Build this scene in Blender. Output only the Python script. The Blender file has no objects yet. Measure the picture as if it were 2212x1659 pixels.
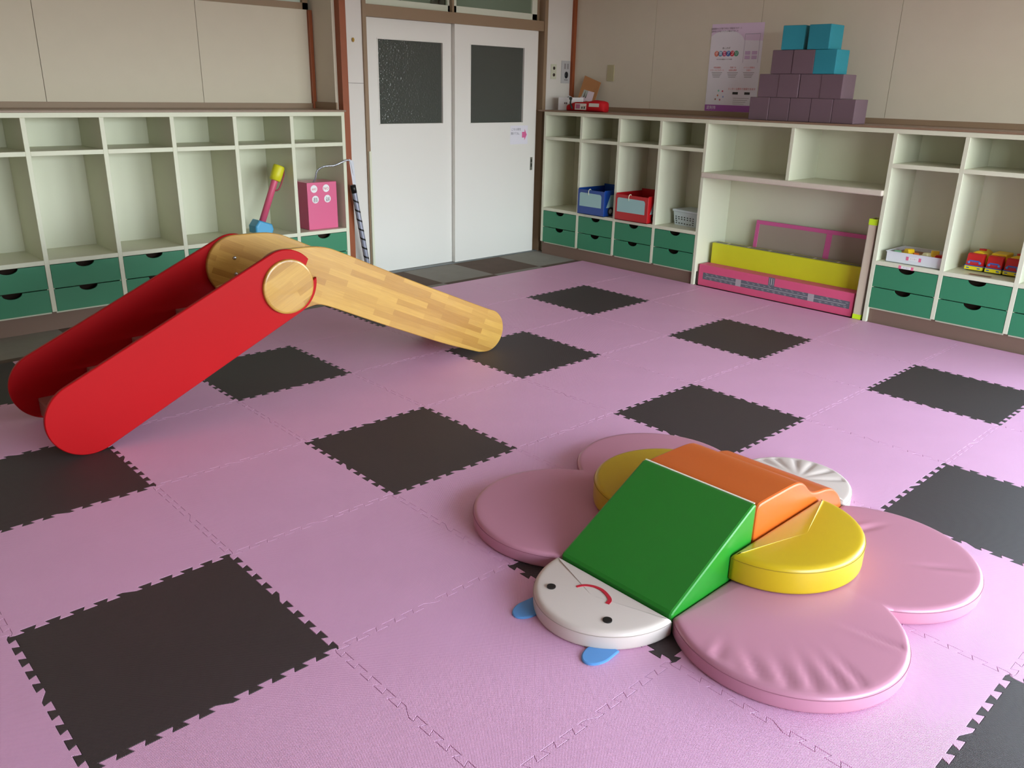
import bpy, bmesh, math, random
from mathutils import Vector, Matrix
random.seed(7)
PI = math.pi
S = bpy.context.scene
COL = S.collection

# ------------------------------------------------------------------ camera
yaw, pitch, roll = 0.7610, 0.3454, 0.0230
cy_, sy_ = math.cos(yaw), math.sin(yaw)
fw = Vector((sy_*math.cos(pitch), cy_*math.cos(pitch), -math.sin(pitch)))
rt = Vector((cy_, -sy_, 0)); up = rt.cross(fw)
r2 = rt*math.cos(roll)+up*math.sin(roll); u2 = -rt*math.sin(roll)+up*math.cos(roll)
cam = bpy.data.cameras.new('camera'); camo = bpy.data.objects.new('camera', cam); COL.objects.link(camo)
cam.sensor_fit = 'HORIZONTAL'; cam.sensor_width = 36.0; cam.lens = 36.0*1776.3/2212.0
cam.clip_start = 0.05; cam.clip_end = 60
M = Matrix((r2, u2, -fw)).transposed().to_4x4(); M.translation = Vector((-0.2894, -1.5594, 1.3561))
camo.matrix_world = M
S.camera = camo
# ------------------------------------------------------------------ light
w = bpy.data.worlds.new('daylight'); S.world = w; w.use_nodes = True
nt = w.node_tree; bg = nt.nodes['Background']; bg.inputs[1].default_value = 13.5
tc = nt.nodes.new('ShaderNodeTexCoord'); sp = nt.nodes.new('ShaderNodeSeparateXYZ'); cr = nt.nodes.new('ShaderNodeValToRGB')
mr = nt.nodes.new('ShaderNodeMapRange'); mr.inputs['From Min'].default_value = -1.0
nt.links.new(tc.outputs['Generated'], sp.inputs[0]); nt.links.new(sp.outputs['Z'], mr.inputs['Value']); nt.links.new(mr.outputs[0], cr.inputs[0]); nt.links.new(cr.outputs[0], bg.inputs[0])
el = cr.color_ramp.elements; el[0].position = 0.485; el[0].color = (0.16, 0.15, 0.13, 1); el[1].position = 0.51; el[1].color = (0.92, 0.96, 1.0, 1)
e_ = el.new(0.70); e_.color = (0.42, 0.55, 0.72, 1)
def area(name, loc, rot, sx, sy, power, col, portal=False):
    l = bpy.data.lights.new(name, 'AREA'); l.shape = 'RECTANGLE'; l.size = sx; l.size_y = sy; l.energy = power; l.color = col
    if portal: l.cycles.is_portal = True
    o = bpy.data.objects.new(name, l); COL.objects.link(o); o.location = loc; o.rotation_euler = rot
    return o
# the sky is the light; the portals only mark the window openings for the sampler
area('window_portal', (1.35, -3.57, 1.11), (PI/2, 0, 0), 2.3, 2.02, 1, (1, 1, 1), True)
area('window_portal', (4.0, -3.57, 1.11), (PI/2, 0, 0), 2.3, 2.02, 1, (1, 1, 1), True)
area('window_portal', (5.37, -2.25, 1.12), (PI/2, 0, PI/2), 2.0, 2.05, 1, (1, 1, 1), True)
area('corridor_fill', (3.2, 5.2, 2.55), (0, 0, 0), 3.0, 0.8, 9, (0.95, 1.0, 0.97))  # added lamp to brighten the corridor
S.view_settings.view_transform = 'Standard'; S.view_settings.look = 'None'
S.view_settings.exposure = 1.0; S.view_settings.gamma = 1.0; S.view_settings.use_curve_mapping = False
S.cycles.max_bounces = 8; S.cycles.diffuse_bounces = 5; S.cycles.glossy_bounces = 3; S.cycles.transmission_bounces = 6
S.cycles.use_denoising = True; S.cycles.sample_clamp_indirect = 6.0

# ------------------------------------------------------------------ materials
def s2l(c): return tuple(((v/255)/12.92 if v/255 <= 0.04045 else ((v/255+0.055)/1.055)**2.4) for v in c)
MATS = {}
def mat(name, rgb, rough=0.5, spec=0.5, metal=0.0, bump=None, var=0.0, coat=0.0, sheen=0.0):
    """bump=(scale, strength, distance); var = tonal noise of the paint itself"""
    if name in MATS: return MATS[name]
    m = bpy.data.materials.new(name); m.use_nodes = True; nt = m.node_tree; b = nt.nodes['Principled BSDF']
    c = s2l(rgb)+(1,)
    b.inputs['Base Color'].default_value = c; b.inputs['Roughness'].default_value = rough
    b.inputs['Specular IOR Level'].default_value = spec; b.inputs['Metallic'].default_value = metal
    b.inputs['Coat Weight'].default_value = coat; b.inputs['Sheen Weight'].default_value = sheen
    tc = nt.nodes.new('ShaderNodeTexCoord')
    if var > 0:
        n = nt.nodes.new('ShaderNodeTexNoise'); n.inputs['Scale'].default_value = 9; n.inputs['Detail'].default_value = 5
        mx = nt.nodes.new('ShaderNodeMix'); mx.data_type = 'RGBA'
        mx.inputs['A'].default_value = tuple(v*(1-var) for v in c[:3])+(1,); mx.inputs['B'].default_value = tuple(min(1, v*(1+var)) for v in c[:3])+(1,)
        nt.links.new(tc.outputs['Object'], n.inputs['Vector']); nt.links.new(n.outputs['Fac'], mx.inputs['Factor'])
        nt.links.new(mx.outputs['Result'], b.inputs['Base Color'])
    if bump:
        n2 = nt.nodes.new('ShaderNodeTexNoise'); n2.inputs['Scale'].default_value = bump[0]; n2.inputs['Detail'].default_value = 3
        bp = nt.nodes.new('ShaderNodeBump'); bp.inputs['Strength'].default_value = bump[1]; bp.inputs['Distance'].default_value = bump[2]
        nt.links.new(tc.outputs['Object'], n2.inputs['Vector']); nt.links.new(n2.outputs['Fac'], bp.inputs['Height']); nt.links.new(bp.outputs['Normal'], b.inputs['Normal'])
    MATS[name] = m
    return m
def foam(name, rgb, rough=0.5, spec=0.35):
    """EVA foam with its fine embossed weave"""
    m = mat(name, rgb, rough, spec); nt = m.node_tree; b = nt.nodes['Principled BSDF']
    tc = nt.nodes.new('ShaderNodeTexCoord'); sep = nt.nodes.new('ShaderNodeSeparateXYZ'); nt.links.new(tc.outputs['Object'], sep.inputs[0])
    outs = []
    for ax, ph in (('X', 0), ('Y', 0)):
        mu = nt.nodes.new('ShaderNodeMath'); mu.operation = 'MULTIPLY'; mu.inputs[1].default_value = 2*PI/0.0046
        si = nt.nodes.new('ShaderNodeMath'); si.operation = 'SINE'
        nt.links.new(sep.outputs[ax], mu.inputs[0]); nt.links.new(mu.outputs[0], si.inputs[0]); outs.append(si)
    pr = nt.nodes.new('ShaderNodeMath'); pr.operation = 'MULTIPLY'
    nt.links.new(outs[0].outputs[0], pr.inputs[0]); nt.links.new(outs[1].outputs[0], pr.inputs[1])
    bp = nt.nodes.new('ShaderNodeBump'); bp.inputs['Strength'].default_value = 0.55; bp.inputs['Distance'].default_value = 0.0009
    nt.links.new(pr.outputs[0], bp.inputs['Height']); nt.links.new(bp.outputs['Normal'], b.inputs['Normal'])
    n = nt.nodes.new('ShaderNodeTexNoise'); n.inputs['Scale'].default_value = 5; n.inputs['Detail'].default_value = 4
    c = s2l(rgb); mx = nt.nodes.new('ShaderNodeMix'); mx.data_type = 'RGBA'
    mx.inputs['A'].default_value = tuple(v*0.95 for v in c)+(1,); mx.inputs['B'].default_value = tuple(min(1, v*1.05) for v in c)+(1,)
    nt.links.new(tc.outputs['Object'], n.inputs['Vector']); nt.links.new(n.outputs['Fac'], mx.inputs['Factor']); nt.links.new(mx.outputs['Result'], b.inputs['Base Color'])
    return m
def butcher(name, ang, tint=1.0, w=0.028, l=0.30):
    """edge glued lamella board; strips run along the given angle in the xz plane"""
    m = mat(name, (206, 160, 92), 0.33, 0.5, coat=0.25); nt = m.node_tree; b = nt.nodes['Principled BSDF']
    tc = nt.nodes.new('ShaderNodeTexCoord'); mp = nt.nodes.new('ShaderNodeMapping'); mp.inputs['Rotation'].default_value = (-PI/2, 0, 0)
    mp2 = nt.nodes.new('ShaderNodeMapping'); mp2.inputs['Rotation'].default_value = (0, 0, -ang)
    nt.links.new(tc.outputs['Object'], mp.inputs['Vector']); nt.links.new(mp.outputs[0], mp2.inputs['Vector'])
    br = nt.nodes.new('ShaderNodeTexBrick'); br.inputs['Scale'].default_value = 1.0
    br.inputs['Brick Width'].default_value = l; br.inputs['Row Height'].default_value = w; br.inputs['Mortar Size'].default_value = 0.0
    br.offset = 0.37; br.inputs['Color1'].default_value = s2l((190, 146, 68))+(1,); br.inputs['Color2'].default_value = s2l((160, 112, 44))+(1,)
    br.inputs['Mortar'].default_value = s2l((172, 126, 58))+(1,)
    n = nt.nodes.new('ShaderNodeTexNoise'); n.inputs['Scale'].default_value = 1.0; n.inputs['Detail'].default_value = 6
    mp3 = nt.nodes.new('ShaderNodeMapping'); mp3.inputs['Scale'].default_value = (9, 150, 9)
    nt.links.new(mp2.outputs[0], mp3.inputs['Vector']); nt.links.new(mp3.outputs[0], n.inputs['Vector']); nt.links.new(mp2.outputs[0], br.inputs['Vector'])
    mx = nt.nodes.new('ShaderNodeMix'); mx.data_type = 'RGBA'; mx.blend_type = 'MULTIPLY'; mx.inputs['Factor'].default_value = 0.45
    rp = nt.nodes.new('ShaderNodeValToRGB'); rp.color_ramp.elements[0].position = 0.35; rp.color_ramp.elements[0].color = (0.72, 0.66, 0.55, 1); rp.color_ramp.elements[1].position = 0.7
    nt.links.new(n.outputs['Fac'], rp.inputs[0]); nt.links.new(br.outputs['Color'], mx.inputs['A']); nt.links.new(rp.outputs[0], mx.inputs['B']); nt.links.new(mx.outputs['Result'], b.inputs['Base Color'])
    return m
def obscure_glass(name):
    m = bpy.data.materials.new(name); m.use_nodes = True; nt = m.node_tree; b = nt.nodes['Principled BSDF']
    b.inputs['Base Color'].default_value = (0.075, 0.08, 0.07, 1); b.inputs['Roughness'].default_value = 0.16  # dimness of the corridor behind is put into the dark base colour
    tc = nt.nodes.new('ShaderNodeTexCoord'); v = nt.nodes.new('ShaderNodeTexVoronoi'); v.inputs['Scale'].default_value = 75; v.feature = 'SMOOTH_F1'
    bp = nt.nodes.new('ShaderNodeBump'); bp.inputs['Strength'].default_value = 0.65; bp.inputs['Distance'].default_value = 0.004
    nt.links.new(tc.outputs['Object'], v.inputs['Vector']); nt.links.new(v.outputs['Distance'], bp.inputs['Height']); nt.links.new(bp.outputs['Normal'], b.inputs['Normal'])
    tr = nt.nodes.new('ShaderNodeBsdfTransparent'); tr.inputs[0].default_value = (0.5, 0.55, 0.5, 1); mx = nt.nodes.new('ShaderNodeMixShader'); mx.inputs[0].default_value = 0.12
    out = nt.nodes['Material Output']; nt.links.new(b.outputs[0], mx.inputs[1]); nt.links.new(tr.outputs[0], mx.inputs[2]); nt.links.new(mx.outputs[0], out.inputs[0])
    return m
def clear_glass(name, tint=(0.92, 0.95, 0.93)):
    m = bpy.data.materials.new(name); m.use_nodes = True; nt = m.node_tree
    gl = nt.nodes.new('ShaderNodeBsdfGlossy'); gl.inputs['Roughness'].default_value = 0.02
    tr = nt.nodes.new('ShaderNodeBsdfTransparent'); tr.inputs[0].default_value = tint+(1,)
    mx = nt.nodes.new('ShaderNodeMixShader'); mx.inputs[0].default_value = 0.07
    out = nt.nodes['Material Output']; nt.links.new(tr.outputs[0], mx.inputs[1]); nt.links.new(gl.outputs[0], mx.inputs[2]); nt.links.new(mx.outputs[0], out.inputs[0])
    return m
WALL = mat('wall_board', (206, 196, 178), 0.75, 0.2, bump=(260, 0.12, 0.001), var=0.03)
WHITEWALL = mat('white_wall_board', (214, 208, 202), 0.55, 0.3, var=0.02)
CREAM = mat('cream_laminate', (210, 210, 188), 0.42, 0.4, var=0.015)
GROOVE = mat('dark_joint', (60, 48, 38), 0.9, 0.1)
BROWN = mat('beige_brown_trim', (142, 118, 94), 0.5, 0.4, var=0.04)
REDBROWN = mat('red_brown_wood', (142, 72, 38), 0.45, 0.4, var=0.1)
WORKTOP = mat('worktop_brown', (134, 108, 88), 0.4, 0.45, var=0.12)
KICK = mat('kick_board_brown', (120, 96, 84), 0.6, 0.3)
DOORW = mat('door_white', (222, 218, 212), 0.33, 0.45)
GREEN = mat('drawer_green', (54, 126, 92), 0.45, 0.35, var=0.03)
DRAWERIN = mat('drawer_inside', (46, 34, 28), 0.8, 0.1)
PINKM = foam('pink_foam', (224, 166, 200), 0.4, 0.6)
DARKM = foam('dark_brown_foam', (62, 50, 51), 0.5, 0.4)
CARPL = mat('carpet_light', (150, 146, 138), 0.95, 0.05, bump=(900, 0.6, 0.002), var=0.1)
CARPD = mat('carpet_dark', (112, 98, 90), 0.95, 0.05, bump=(900, 0.6, 0.002), var=0.12)
RED = mat('red_lacquer', (164, 6, 14), 0.42, 0.15, var=0.03)
CEIL = mat('ceiling_white', (226, 222, 212), 0.9, 0.1)
VP = mat('vinyl_pink', (190, 127, 147), 0.3, 0.5, bump=(420, 0.06, 0.0006))
VY = mat('vinyl_yellow', (190, 155, 14), 0.32, 0.5, bump=(420, 0.06, 0.0006))
VG = mat('vinyl_green', (30, 122, 34), 0.3, 0.5, bump=(420, 0.06, 0.0006))
VO = mat('vinyl_orange', (192, 88, 26), 0.3, 0.5, bump=(420, 0.06, 0.0006))
VW = mat('vinyl_cream', (206, 188, 180), 0.38, 0.45, bump=(420, 0.06, 0.0006))
VB = mat('vinyl_blue', (92, 146, 206), 0.45, 0.4)
SEAM = {'p': mat('seam_pink', (158, 96, 116), 0.6), 'y': mat('seam_yellow', (150, 118, 10), 0.6), 'w': mat('seam_cream', (168, 150, 140), 0.6)}
BLACK = mat('black_print', (14, 12, 12), 0.4)
WHITE = mat('white_paper', (232, 230, 232), 0.6, 0.3)
CRIMSON = mat('crimson_print', (188, 24, 48), 0.4)
STEEL = mat('steel', (180, 180, 184), 0.25, 0.5, metal=1.0)

# ------------------------------------------------------------------ mesh builder
class MB:
    def __init__(s): s.v = []; s.f = []; s.m = []; s.sm = []
    def add(s, vs, fs, m=0, smooth=False, xf=None):
        o = len(s.v)
        for p in vs: s.v.append(Vector(xf(p)) if callable(xf) else (xf @ Vector(p) if xf is not None else Vector(p)))
        for f in fs: s.f.append([i+o for i in f]); s.m.append(m); s.sm.append(smooth)
        return s
    def box(s, x0, x1, y0, y1, z0, z1, m=0, xf=None):
        vs = [(x0,y0,z0),(x1,y0,z0),(x1,y1,z0),(x0,y1,z0),(x0,y0,z1),(x1,y0,z1),(x1,y1,z1),(x0,y1,z1)]
        return s.add(vs, [(0,3,2,1),(4,5,6,7),(0,1,5,4),(1,2,6,5),(2,3,7,6),(3,0,4,7)], m, False, xf)
    def prism(s, pts, rings, m=0, xf=None, smooth=False, caps=(True, True)):
        """pts: closed 2-D outline (ccw); rings: [(inset, height)...] bottom to top"""
        n = len(pts); vs = []
        for ins, h in rings:
            for p in (inset(pts, ins) if ins else pts): vs.append((p[0], p[1], h))
        fs = []
        for k in range(len(rings)-1):
            for i in range(n):
                j = (i+1) % n; fs.append((k*n+i, k*n+j, (k+1)*n+j, (k+1)*n+i))
        s.add(vs, fs, m, smooth, xf)
        o = len(s.v)-n*len(rings)
        if caps[0]: s.f.append([o+i for i in range(n-1, -1, -1)]); s.m.append(m); s.sm.append(False)
        if caps[1]: s.f.append([o+(len(rings)-1)*n+i for i in range(n)]); s.m.append(m); s.sm.append(False)
        return s
    def tube(s, path, r, m=0, seg=10, closed=False, xf=None, cap=True):
        P = [Vector(p) for p in path]; n = len(P); vs = []; prev = None
        for i in range(n):
            if closed: t = P[(i+1) % n]-P[i-1]
            else: t = P[min(i+1, n-1)]-P[max(i-1, 0)]
            t.normalize()
            if prev is None:
                a = Vector((0,0,1)) if abs(t.z) < 0.9 else Vector((1,0,0)); prev = t.cross(a).normalized()
            prev = (prev-t*prev.dot(t)).normalized(); b = t.cross(prev)
            rr = r[i] if isinstance(r, (list, tuple)) else r
            for k in range(seg):
                an = 2*PI*k/seg; vs.append(P[i]+prev*math.cos(an)*rr+b*math.sin(an)*rr)
        fs = []
        for i in range(n if closed else n-1):
            for k in range(seg):
                j = (i+1) % n; l = (k+1) % seg; fs.append((i*seg+k, i*seg+l, j*seg+l, j*seg+k))
        if cap and not closed: fs += [tuple(range(seg-1, -1, -1)), tuple((n-1)*seg+k for k in range(seg))]
        return s.add(vs, fs, m, True, xf)
    def lathe(s, prof, m=0, seg=24, xf=None):
        """prof [(r,z)...] about z"""
        vs = []; n = len(prof)
        for r, z in prof:
            for k in range(seg): vs.append((r*math.cos(2*PI*k/seg), r*math.sin(2*PI*k/seg), z))
        fs = [(i*seg+k, i*seg+(k+1) % seg, (i+1)*seg+(k+1) % seg, (i+1)*seg+k) for i in range(n-1) for k in range(seg)]
        fs += [tuple(range(seg-1, -1, -1)), tuple((n-1)*seg+k for k in range(seg))]
        return s.add(vs, fs, m, True, xf)
    def build(s, name, mats, parent=None, bevel=0.0, seg=2, auto=True, recalc=True):
        if not isinstance(mats, (list, tuple)): mats = [mats]
        me = bpy.data.meshes.new(name)
        if parent is None:
            xs = [v.x for v in s.v]; ys = [v.y for v in s.v]; zs = [v.z for v in s.v]
            org = Vector(((min(xs)+max(xs))/2, (min(ys)+max(ys))/2, min(zs)))
        else: org = worg(parent)
        me.from_pydata([tuple(v-org) for v in s.v], [], s.f)
        for mt in mats: me.materials.append(mt)
        for p, mi, sm in zip(me.polygons, s.m, s.sm): p.material_index = mi; p.use_smooth = sm
        if recalc:
            bm = bmesh.new(); bm.from_mesh(me); bmesh.ops.recalc_face_normals(bm, faces=bm.faces); bm.to_mesh(me); bm.free()
        o = bpy.data.objects.new(name, me); COL.objects.link(o)
        if parent is None: o.location = org
        else: o.parent = parent
        if bevel:
            b = o.modifiers.new('bevel', 'BEVEL'); b.width = bevel; b.segments = seg; b.limit_method = 'ANGLE'; b.angle_limit = math.radians(40)
        return o
def worg(o):
    v = Vector((0,0,0))
    while o is not None: v += o.location; o = o.parent
    return v
def inset(pts, d):
    n = len(pts); out = []
    for i in range(n):
        a, b, c = Vector(pts[i-1][:2]), Vector(pts[i][:2]), Vector(pts[(i+1) % n][:2])
        e1 = (b-a); e2 = (c-b)
        if e1.length < 1e-9 or e2.length < 1e-9: out.append(tuple(b)); continue
        e1.normalize(); e2.normalize()
        n1 = Vector((-e1.y, e1.x)); n2 = Vector((-e2.y, e2.x)); m = n1+n2
        if m.length < 1e-6: m = n1
        m.normalize(); k = max(0.35, m.dot(n1)); out.append(tuple(b+m*(d/k)))
    return out
def tag(o, label=None, cat=None, group=None, kind=None):
    if label: o['label'] = label
    if cat: o['category'] = cat
    if group: o['group'] = group
    if kind: o['kind'] = kind
    return o
def thing(name, loc, label, cat, group=None):
    o = bpy.data.objects.new(name, None); o.empty_display_size = 0.1; COL.objects.link(o); o.location = loc
    return tag(o, label, cat, group)
def struct(name, loc=(0,0,0)):
    o = bpy.data.objects.new(name, None); o.empty_display_size = 0.1; COL.objects.link(o); o.location = loc; o['kind'] = 'structure'
    return o
def copy_tree(o, parent=None):
    c = o.copy(); COL.objects.link(c)
    if parent is not None: c.parent = parent
    for ch in [x for x in bpy.data.objects if x.parent == o]: copy_tree(ch, c)
    return c
def spline(pts, n=6, closed=False):
    P = [Vector(p) for p in pts]; out = []; N = len(P)
    for i in range(N if closed else N-1):
        p0 = P[i-1] if (closed or i > 0) else P[0]; p1 = P[i]; p2 = P[(i+1) % N]; p3 = P[(i+2) % N] if (closed or i+2 < N) else P[-1]
        for k in range(n):
            t = k/n; out.append(0.5*((2*p1)+(p2-p0)*t+(2*p0-5*p1+4*p2-p3)*t*t+(3*p1-p0-3*p2+p3)*t**3))
    if not closed: out.append(P[-1])
    return out
def arc(cx, cy, r, a0, a1, n, ry=None):
    ry = ry or r
    return [(cx+r*math.cos(math.radians(a0+(a1-a0)*i/n)), cy+ry*math.sin(math.radians(a0+(a1-a0)*i/n))) for i in range(n+1)]
def text_geo(txt, size):
    cu = bpy.data.curves.new('t', 'FONT'); cu.body = txt; cu.size = size; cu.align_x = 'CENTER'; cu.align_y = 'CENTER'; cu.resolution_u = 3
    o = bpy.data.objects.new('t', cu); COL.objects.link(o)
    dg = bpy.context.evaluated_depsgraph_get(); dg.update()
    me = o.evaluated_get(dg).to_mesh(); vs = [v.co.copy() for v in me.vertices]; fs = [tuple(p.vertices) for p in me.polygons]
    o.evaluated_get(dg).to_mesh_clear(); bpy.data.objects.remove(o); bpy.data.curves.remove(cu)
    return vs, fs
def put_text(mb, txt, size, xf, m=0, sx=1.0):
    vs, fs = text_geo(txt, size)
    mb.add([(v.x*sx, v.y, 0) for v in vs], fs, m, False, xf)
    return mb

# ================================================================== SETTING
FZ = -0.012            # carpet level, the mats lie on it with their tops at z=0
# floor: carpet tiles of 0.5 m, light and dark in turn
mb = MB(); gx0, gy0 = 4.449, 3.126
for i in range(-15, 2):
    for j in range(-14, 2):
        x0 = gx0+(i)*0.5; y0 = gy0+(j)*0.5-0.0
        if x0 > 5.4 or x0+0.5 < -3.0 or y0 > 3.75 or y0+.5 < -3.6: continue
        mb.add([(x0, y0, FZ), (x0+0.5, y0, FZ), (x0+0.5, y0+0.5, FZ), (x0, y0+0.5, FZ)], [(0,1,2,3)], (i+j) % 2)
mb.box(-3.1, 5.5, -3.7, 5.6, FZ-0.1, FZ-0.002, 1)
o = mb.build('floor', [CARPL, CARPD], recalc=False); o['kind'] = 'structure'
o = MB().box(-3.1, 5.5, -3.7, 5.6, 2.7, 2.75).build('ceiling', CEIL); o['kind'] = 'structure'
# back wall around the doors, and the niche of the left lockers
mb = MB()
mb.box(3.0, 3.16, 3.64, 3.70, FZ, 2.7); mb.box(4.96, 5.30, 3.64, 3.70, FZ, 2.7); mb.box(3.16, 4.96, 3.64, 3.70, 2.42, 2.7)
mb.build('wall_back_doors', WHITEWALL)['kind'] = 'structure'
MB().box(3.018, 3.158, 3.6388, 3.64, 1.3645, 1.3665).build('trim_1', GROOVE)['kind'] = 'structure'
mb = MB()
xs = [-0.28, 0.245, 1.184, 2.118, 2.935]
for a, b in zip(xs[:-1], xs[1:]): mb.box(a+0.0015, b-0.0015, 3.93, 3.955, 1.18, 1.832)
mb.box(-0.3, 2.935, 3.955, 3.99, FZ, 1.832, 1); mb.box(-0.3, 2.96, 3.93, 3.99, 2.45, 2.7)
mb.box(2.935, 3.0, 3.66, 3.99, FZ, 2.7); mb.box(-0.34, -0.28, 3.64, 3.99, FZ, 2.7); mb.box(-3.1, -0.3, 3.64, 3.70, FZ, 2.7)
mb.build('wall_back_niche', [WALL, GROOVE])['kind'] = 'structure'
mb = MB()
ys = [3.64, 2.779, 1.848, 0.872, -0.10]
for a, b in zip(ys[:-1], ys[1:]): mb.box(5.30, 5.325, b+0.0015, a-0.0015, FZ, 2.7)
mb.box(5.30, 5.325, -1.25, -0.10, FZ, 2.7); mb.box(5.325, 5.36, -1.25, 3.7, FZ, 2.7, 1)
mb.box(5.30, 5.36, -3.6, -1.25, FZ, 0.1); mb.box(5.30, 5.36, -3.6, -1.25, 2.15, 2.7); mb.box(5.30, 5.36, -3.6, -3.25, 0.1, 2.15)
mb.build('wall_right', [WALL, GROOVE])['kind'] = 'structure'
MB().box(-3.1, -3.0, -3.6, 3.7, FZ, 2.7).build('wall_left', WALL)['kind'] = 'structure'
mb = MB(); mb.box(-3.1, 0.2, -3.56, -3.5, FZ, 2.7); mb.box(5.15, 5.36, -3.56, -3.5, FZ, 2.7); mb.box(2.5, 2.85, -3.56, -3.5, FZ, 2.7)
mb.box(0.2, 5.15, -3.56, -3.5, 2.12, 2.7); mb.box(0.2, 5.15, -3.56, -3.5, FZ, 0.1)
mb.build('wall_front', WALL)['kind'] = 'structure'
CG = clear_glass('window_glass')
def window(name, fmat, pmat, P, w, h, t=0.04, cols=2, depth=0.05):
    """frame in local (u,z), P maps (u,d,z) to the world"""
    e = struct(name, P((w/2, 0, 0)))
    f = MB(); f.box(0, w, 0, depth, 0, t, 0, P); f.box(0, w, 0, depth, h-t, h, 0, P); f.box(0, t, 0, depth, 0, h, 0, P); f.box(w-t, w, 0, depth, 0, h, 0, P)
    for k in range(1, cols): f.box(w*k/cols-t/2, w*k/cols+t/2, 0, depth, 0, h, 0, P)
    f.build('window_frame', fmat, e)
    g = MB()
    for k in range(cols): g.box(w*k/cols+t/2, w*(k+1)/cols-t/2, depth*.45, depth*.55, t, h-t, 0, P)
    g.build('glass', pmat, e)
    return e
window('window_1', BROWN, CG, lambda p: Vector((0.2+p[0], -3.5-p[1], 0.1+p[2])), 2.3, 2.02)
window('window_2', BROWN, CG, lambda p: Vector((2.85+p[0], -3.5-p[1], 0.1+p[2])), 2.3, 2.02)
window('window_3', BROWN, CG, lambda p: Vector((5.30+p[1], -3.25+p[0], 0.1+p[2])), 2.0, 2.05)
FROST = mat('frosted_pane', (196, 208, 200), 0.5, 0.4)
window('window_4', BROWN, FROST, lambda p: Vector((-0.28+p[0], 3.925+p[1], 1.832+p[2])), 3.195, 0.62, 0.042, 3, 0.06)
# corridor beyond the doors
COR = mat('corridor_wall', (188, 192, 180), 0.8, 0.2); CORD = mat('corridor_dark', (92, 90, 80), 0.7, 0.2)
mb = MB(); mb.box(-3.1, 5.5, 5.5, 5.6, FZ, 2.7); mb.box(5.4, 5.5, 3.7, 5.5, FZ, 2.7); mb.box(-3.1, -3.0, 3.7, 5.5, FZ, 2.7)
for x in (4.1, 4.75, 5.2): mb.box(x, x+0.07, 5.46, 5.5, FZ, 2.6, 1)
mb.box(5.3, 5.4, 5.4, 5.5, FZ, 2.6, 1)
mb.build('wall_corridor', [COR, CORD])['kind'] = 'structure'

# doors
fr = struct('trim_2', (4.06, 3.64, FZ))
f = MB()
f.box(3.157, 3.187, 3.625, 3.72, FZ, 2.42); f.box(4.926, 4.962, 3.622, 3.72, FZ, 2.42); f.box(4.878, 4.926, 3.69, 3.72, FZ, 2.42, 0)
f.box(3.187, 4.926, 3.632, 3.72, 1.80, 1.878); f.box(3.187, 4.926, 3.632, 3.72, 2.36, 2.42); f.box(3.187, 4.926, 3.63, 3.72, FZ, FZ+0.006, 1)
f.build('door_frame', [BROWN, mat('threshold', (112, 116, 116), 0.4, 0.5)], fr, 0.002)
DG = obscure_glass('door_glass')
def door(name, x0, x1, y, gx0, gx1, pull):
    e = struct(name, ((x0+x1)/2, y, FZ)); d = MB(); t = 0.034; z0, z1, g0, g1 = FZ+0.008, 1.80, 1.085, 1.667
    d.box(x0, gx0, y, y+t, z0, z1); d.box(gx1, x1, y, y+t, z0, z1); d.box(gx0, gx1, y, y+t, z0, g0); d.box(gx0, gx1, y, y+t, g1, z1)
    d.build('door_panel', DOORW, e)
    b = MB()
    for a in ((gx0-.004, gx1+.004, g0-.004, g0+.004), (gx0-.004, gx1+.004, g1-.004, g1+.004), (gx0-.004, gx0+.004, g0, g1), (gx1-.004, gx1+.004, g0, g1)):
        b.box(a[0], a[1], y-0.003, y+t+.003, a[2], a[3])
    b.build('glazing_bead', DOORW, e, 0.001)
    MB().box(gx0, gx1, y+.016, y+.021, g0, g1).build('glass', DG, e)
    if pull:
        h = MB(); h.box(4.817, 4.841, y-.004, y+.001, .695, .802); h.box(4.822, 4.836, y-.0045, y, .762, .785, 1); h.box(4.822, 4.836, y-.0045, y, .722, .75, 1)
        h.build('door_pull', [mat('pull_metal', (150, 148, 140), 0.35, 0.5, metal=0.7), mat('pull_recess', (44, 46, 40), 0.5)], e)
    return e
door('door_1', 3.187, 4.02, 3.682, 3.31, 3.902, False)
door('door_2', 3.985, 4.872, 3.642, 4.141, 4.722, True)
# transom windows over the doors
TW = mat('transom_white', (206, 208, 192), 0.5, 0.4)
e = struct('window_5', (4.06, 3.66, 1.878)); f = MB()
for a, b, y in ((3.187, 4.0, 3.675), (3.975, 4.855, 3.645)):
    f.box(a, b, y, y+.025, 1.878, 1.925); f.box(a, b, y, y+.025, 2.31, 2.36); f.box(a, a+.03, y, y+.025, 1.878, 2.36); f.box(b-.055, b, y, y+.025, 1.878, 2.36)
f.build('sash', TW, e, 0.002)
f = MB(); f.box(3.96, 3.978, 3.64, 3.67, 1.878, 2.36); f.build('mullion', BROWN, e)
g = MB(); g.box(3.2, 3.97, 3.686, 3.689, 1.92, 2.32); g.box(4.0, 4.81, 3.656, 3.659, 1.92, 2.32); g.build('glass', clear_glass('transom_glass', (0.8, 0.85, 0.8)), e)
# trims
MB().box(2.958, 3.008, 3.60, 3.665, FZ, 2.7).build('trim_3', REDBROWN, bevel=0.003)['kind'] = 'structure'
MB().box(2.905, 2.932, 3.905, 3.93, 1.19, 1.83).build('trim_4', REDBROWN, bevel=0.002)['kind'] = 'structure'
MB().box(5.268, 5.30, 3.612, 3.64, 1.19, 2.7).build('trim_5', REDBROWN, bevel=0.002)['kind'] = 'structure'
MB().box(4.966, 4.992, 3.612, 3.64, FZ, 0.905).build('trim_6', CREAM, bevel=0.002)['kind'] = 'structure'
MB().box(3.165, 3.183, 3.61, 3.626, FZ, 0.905).build('trim_7', CREAM, bevel=0.002)['kind'] = 'structure'

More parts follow.
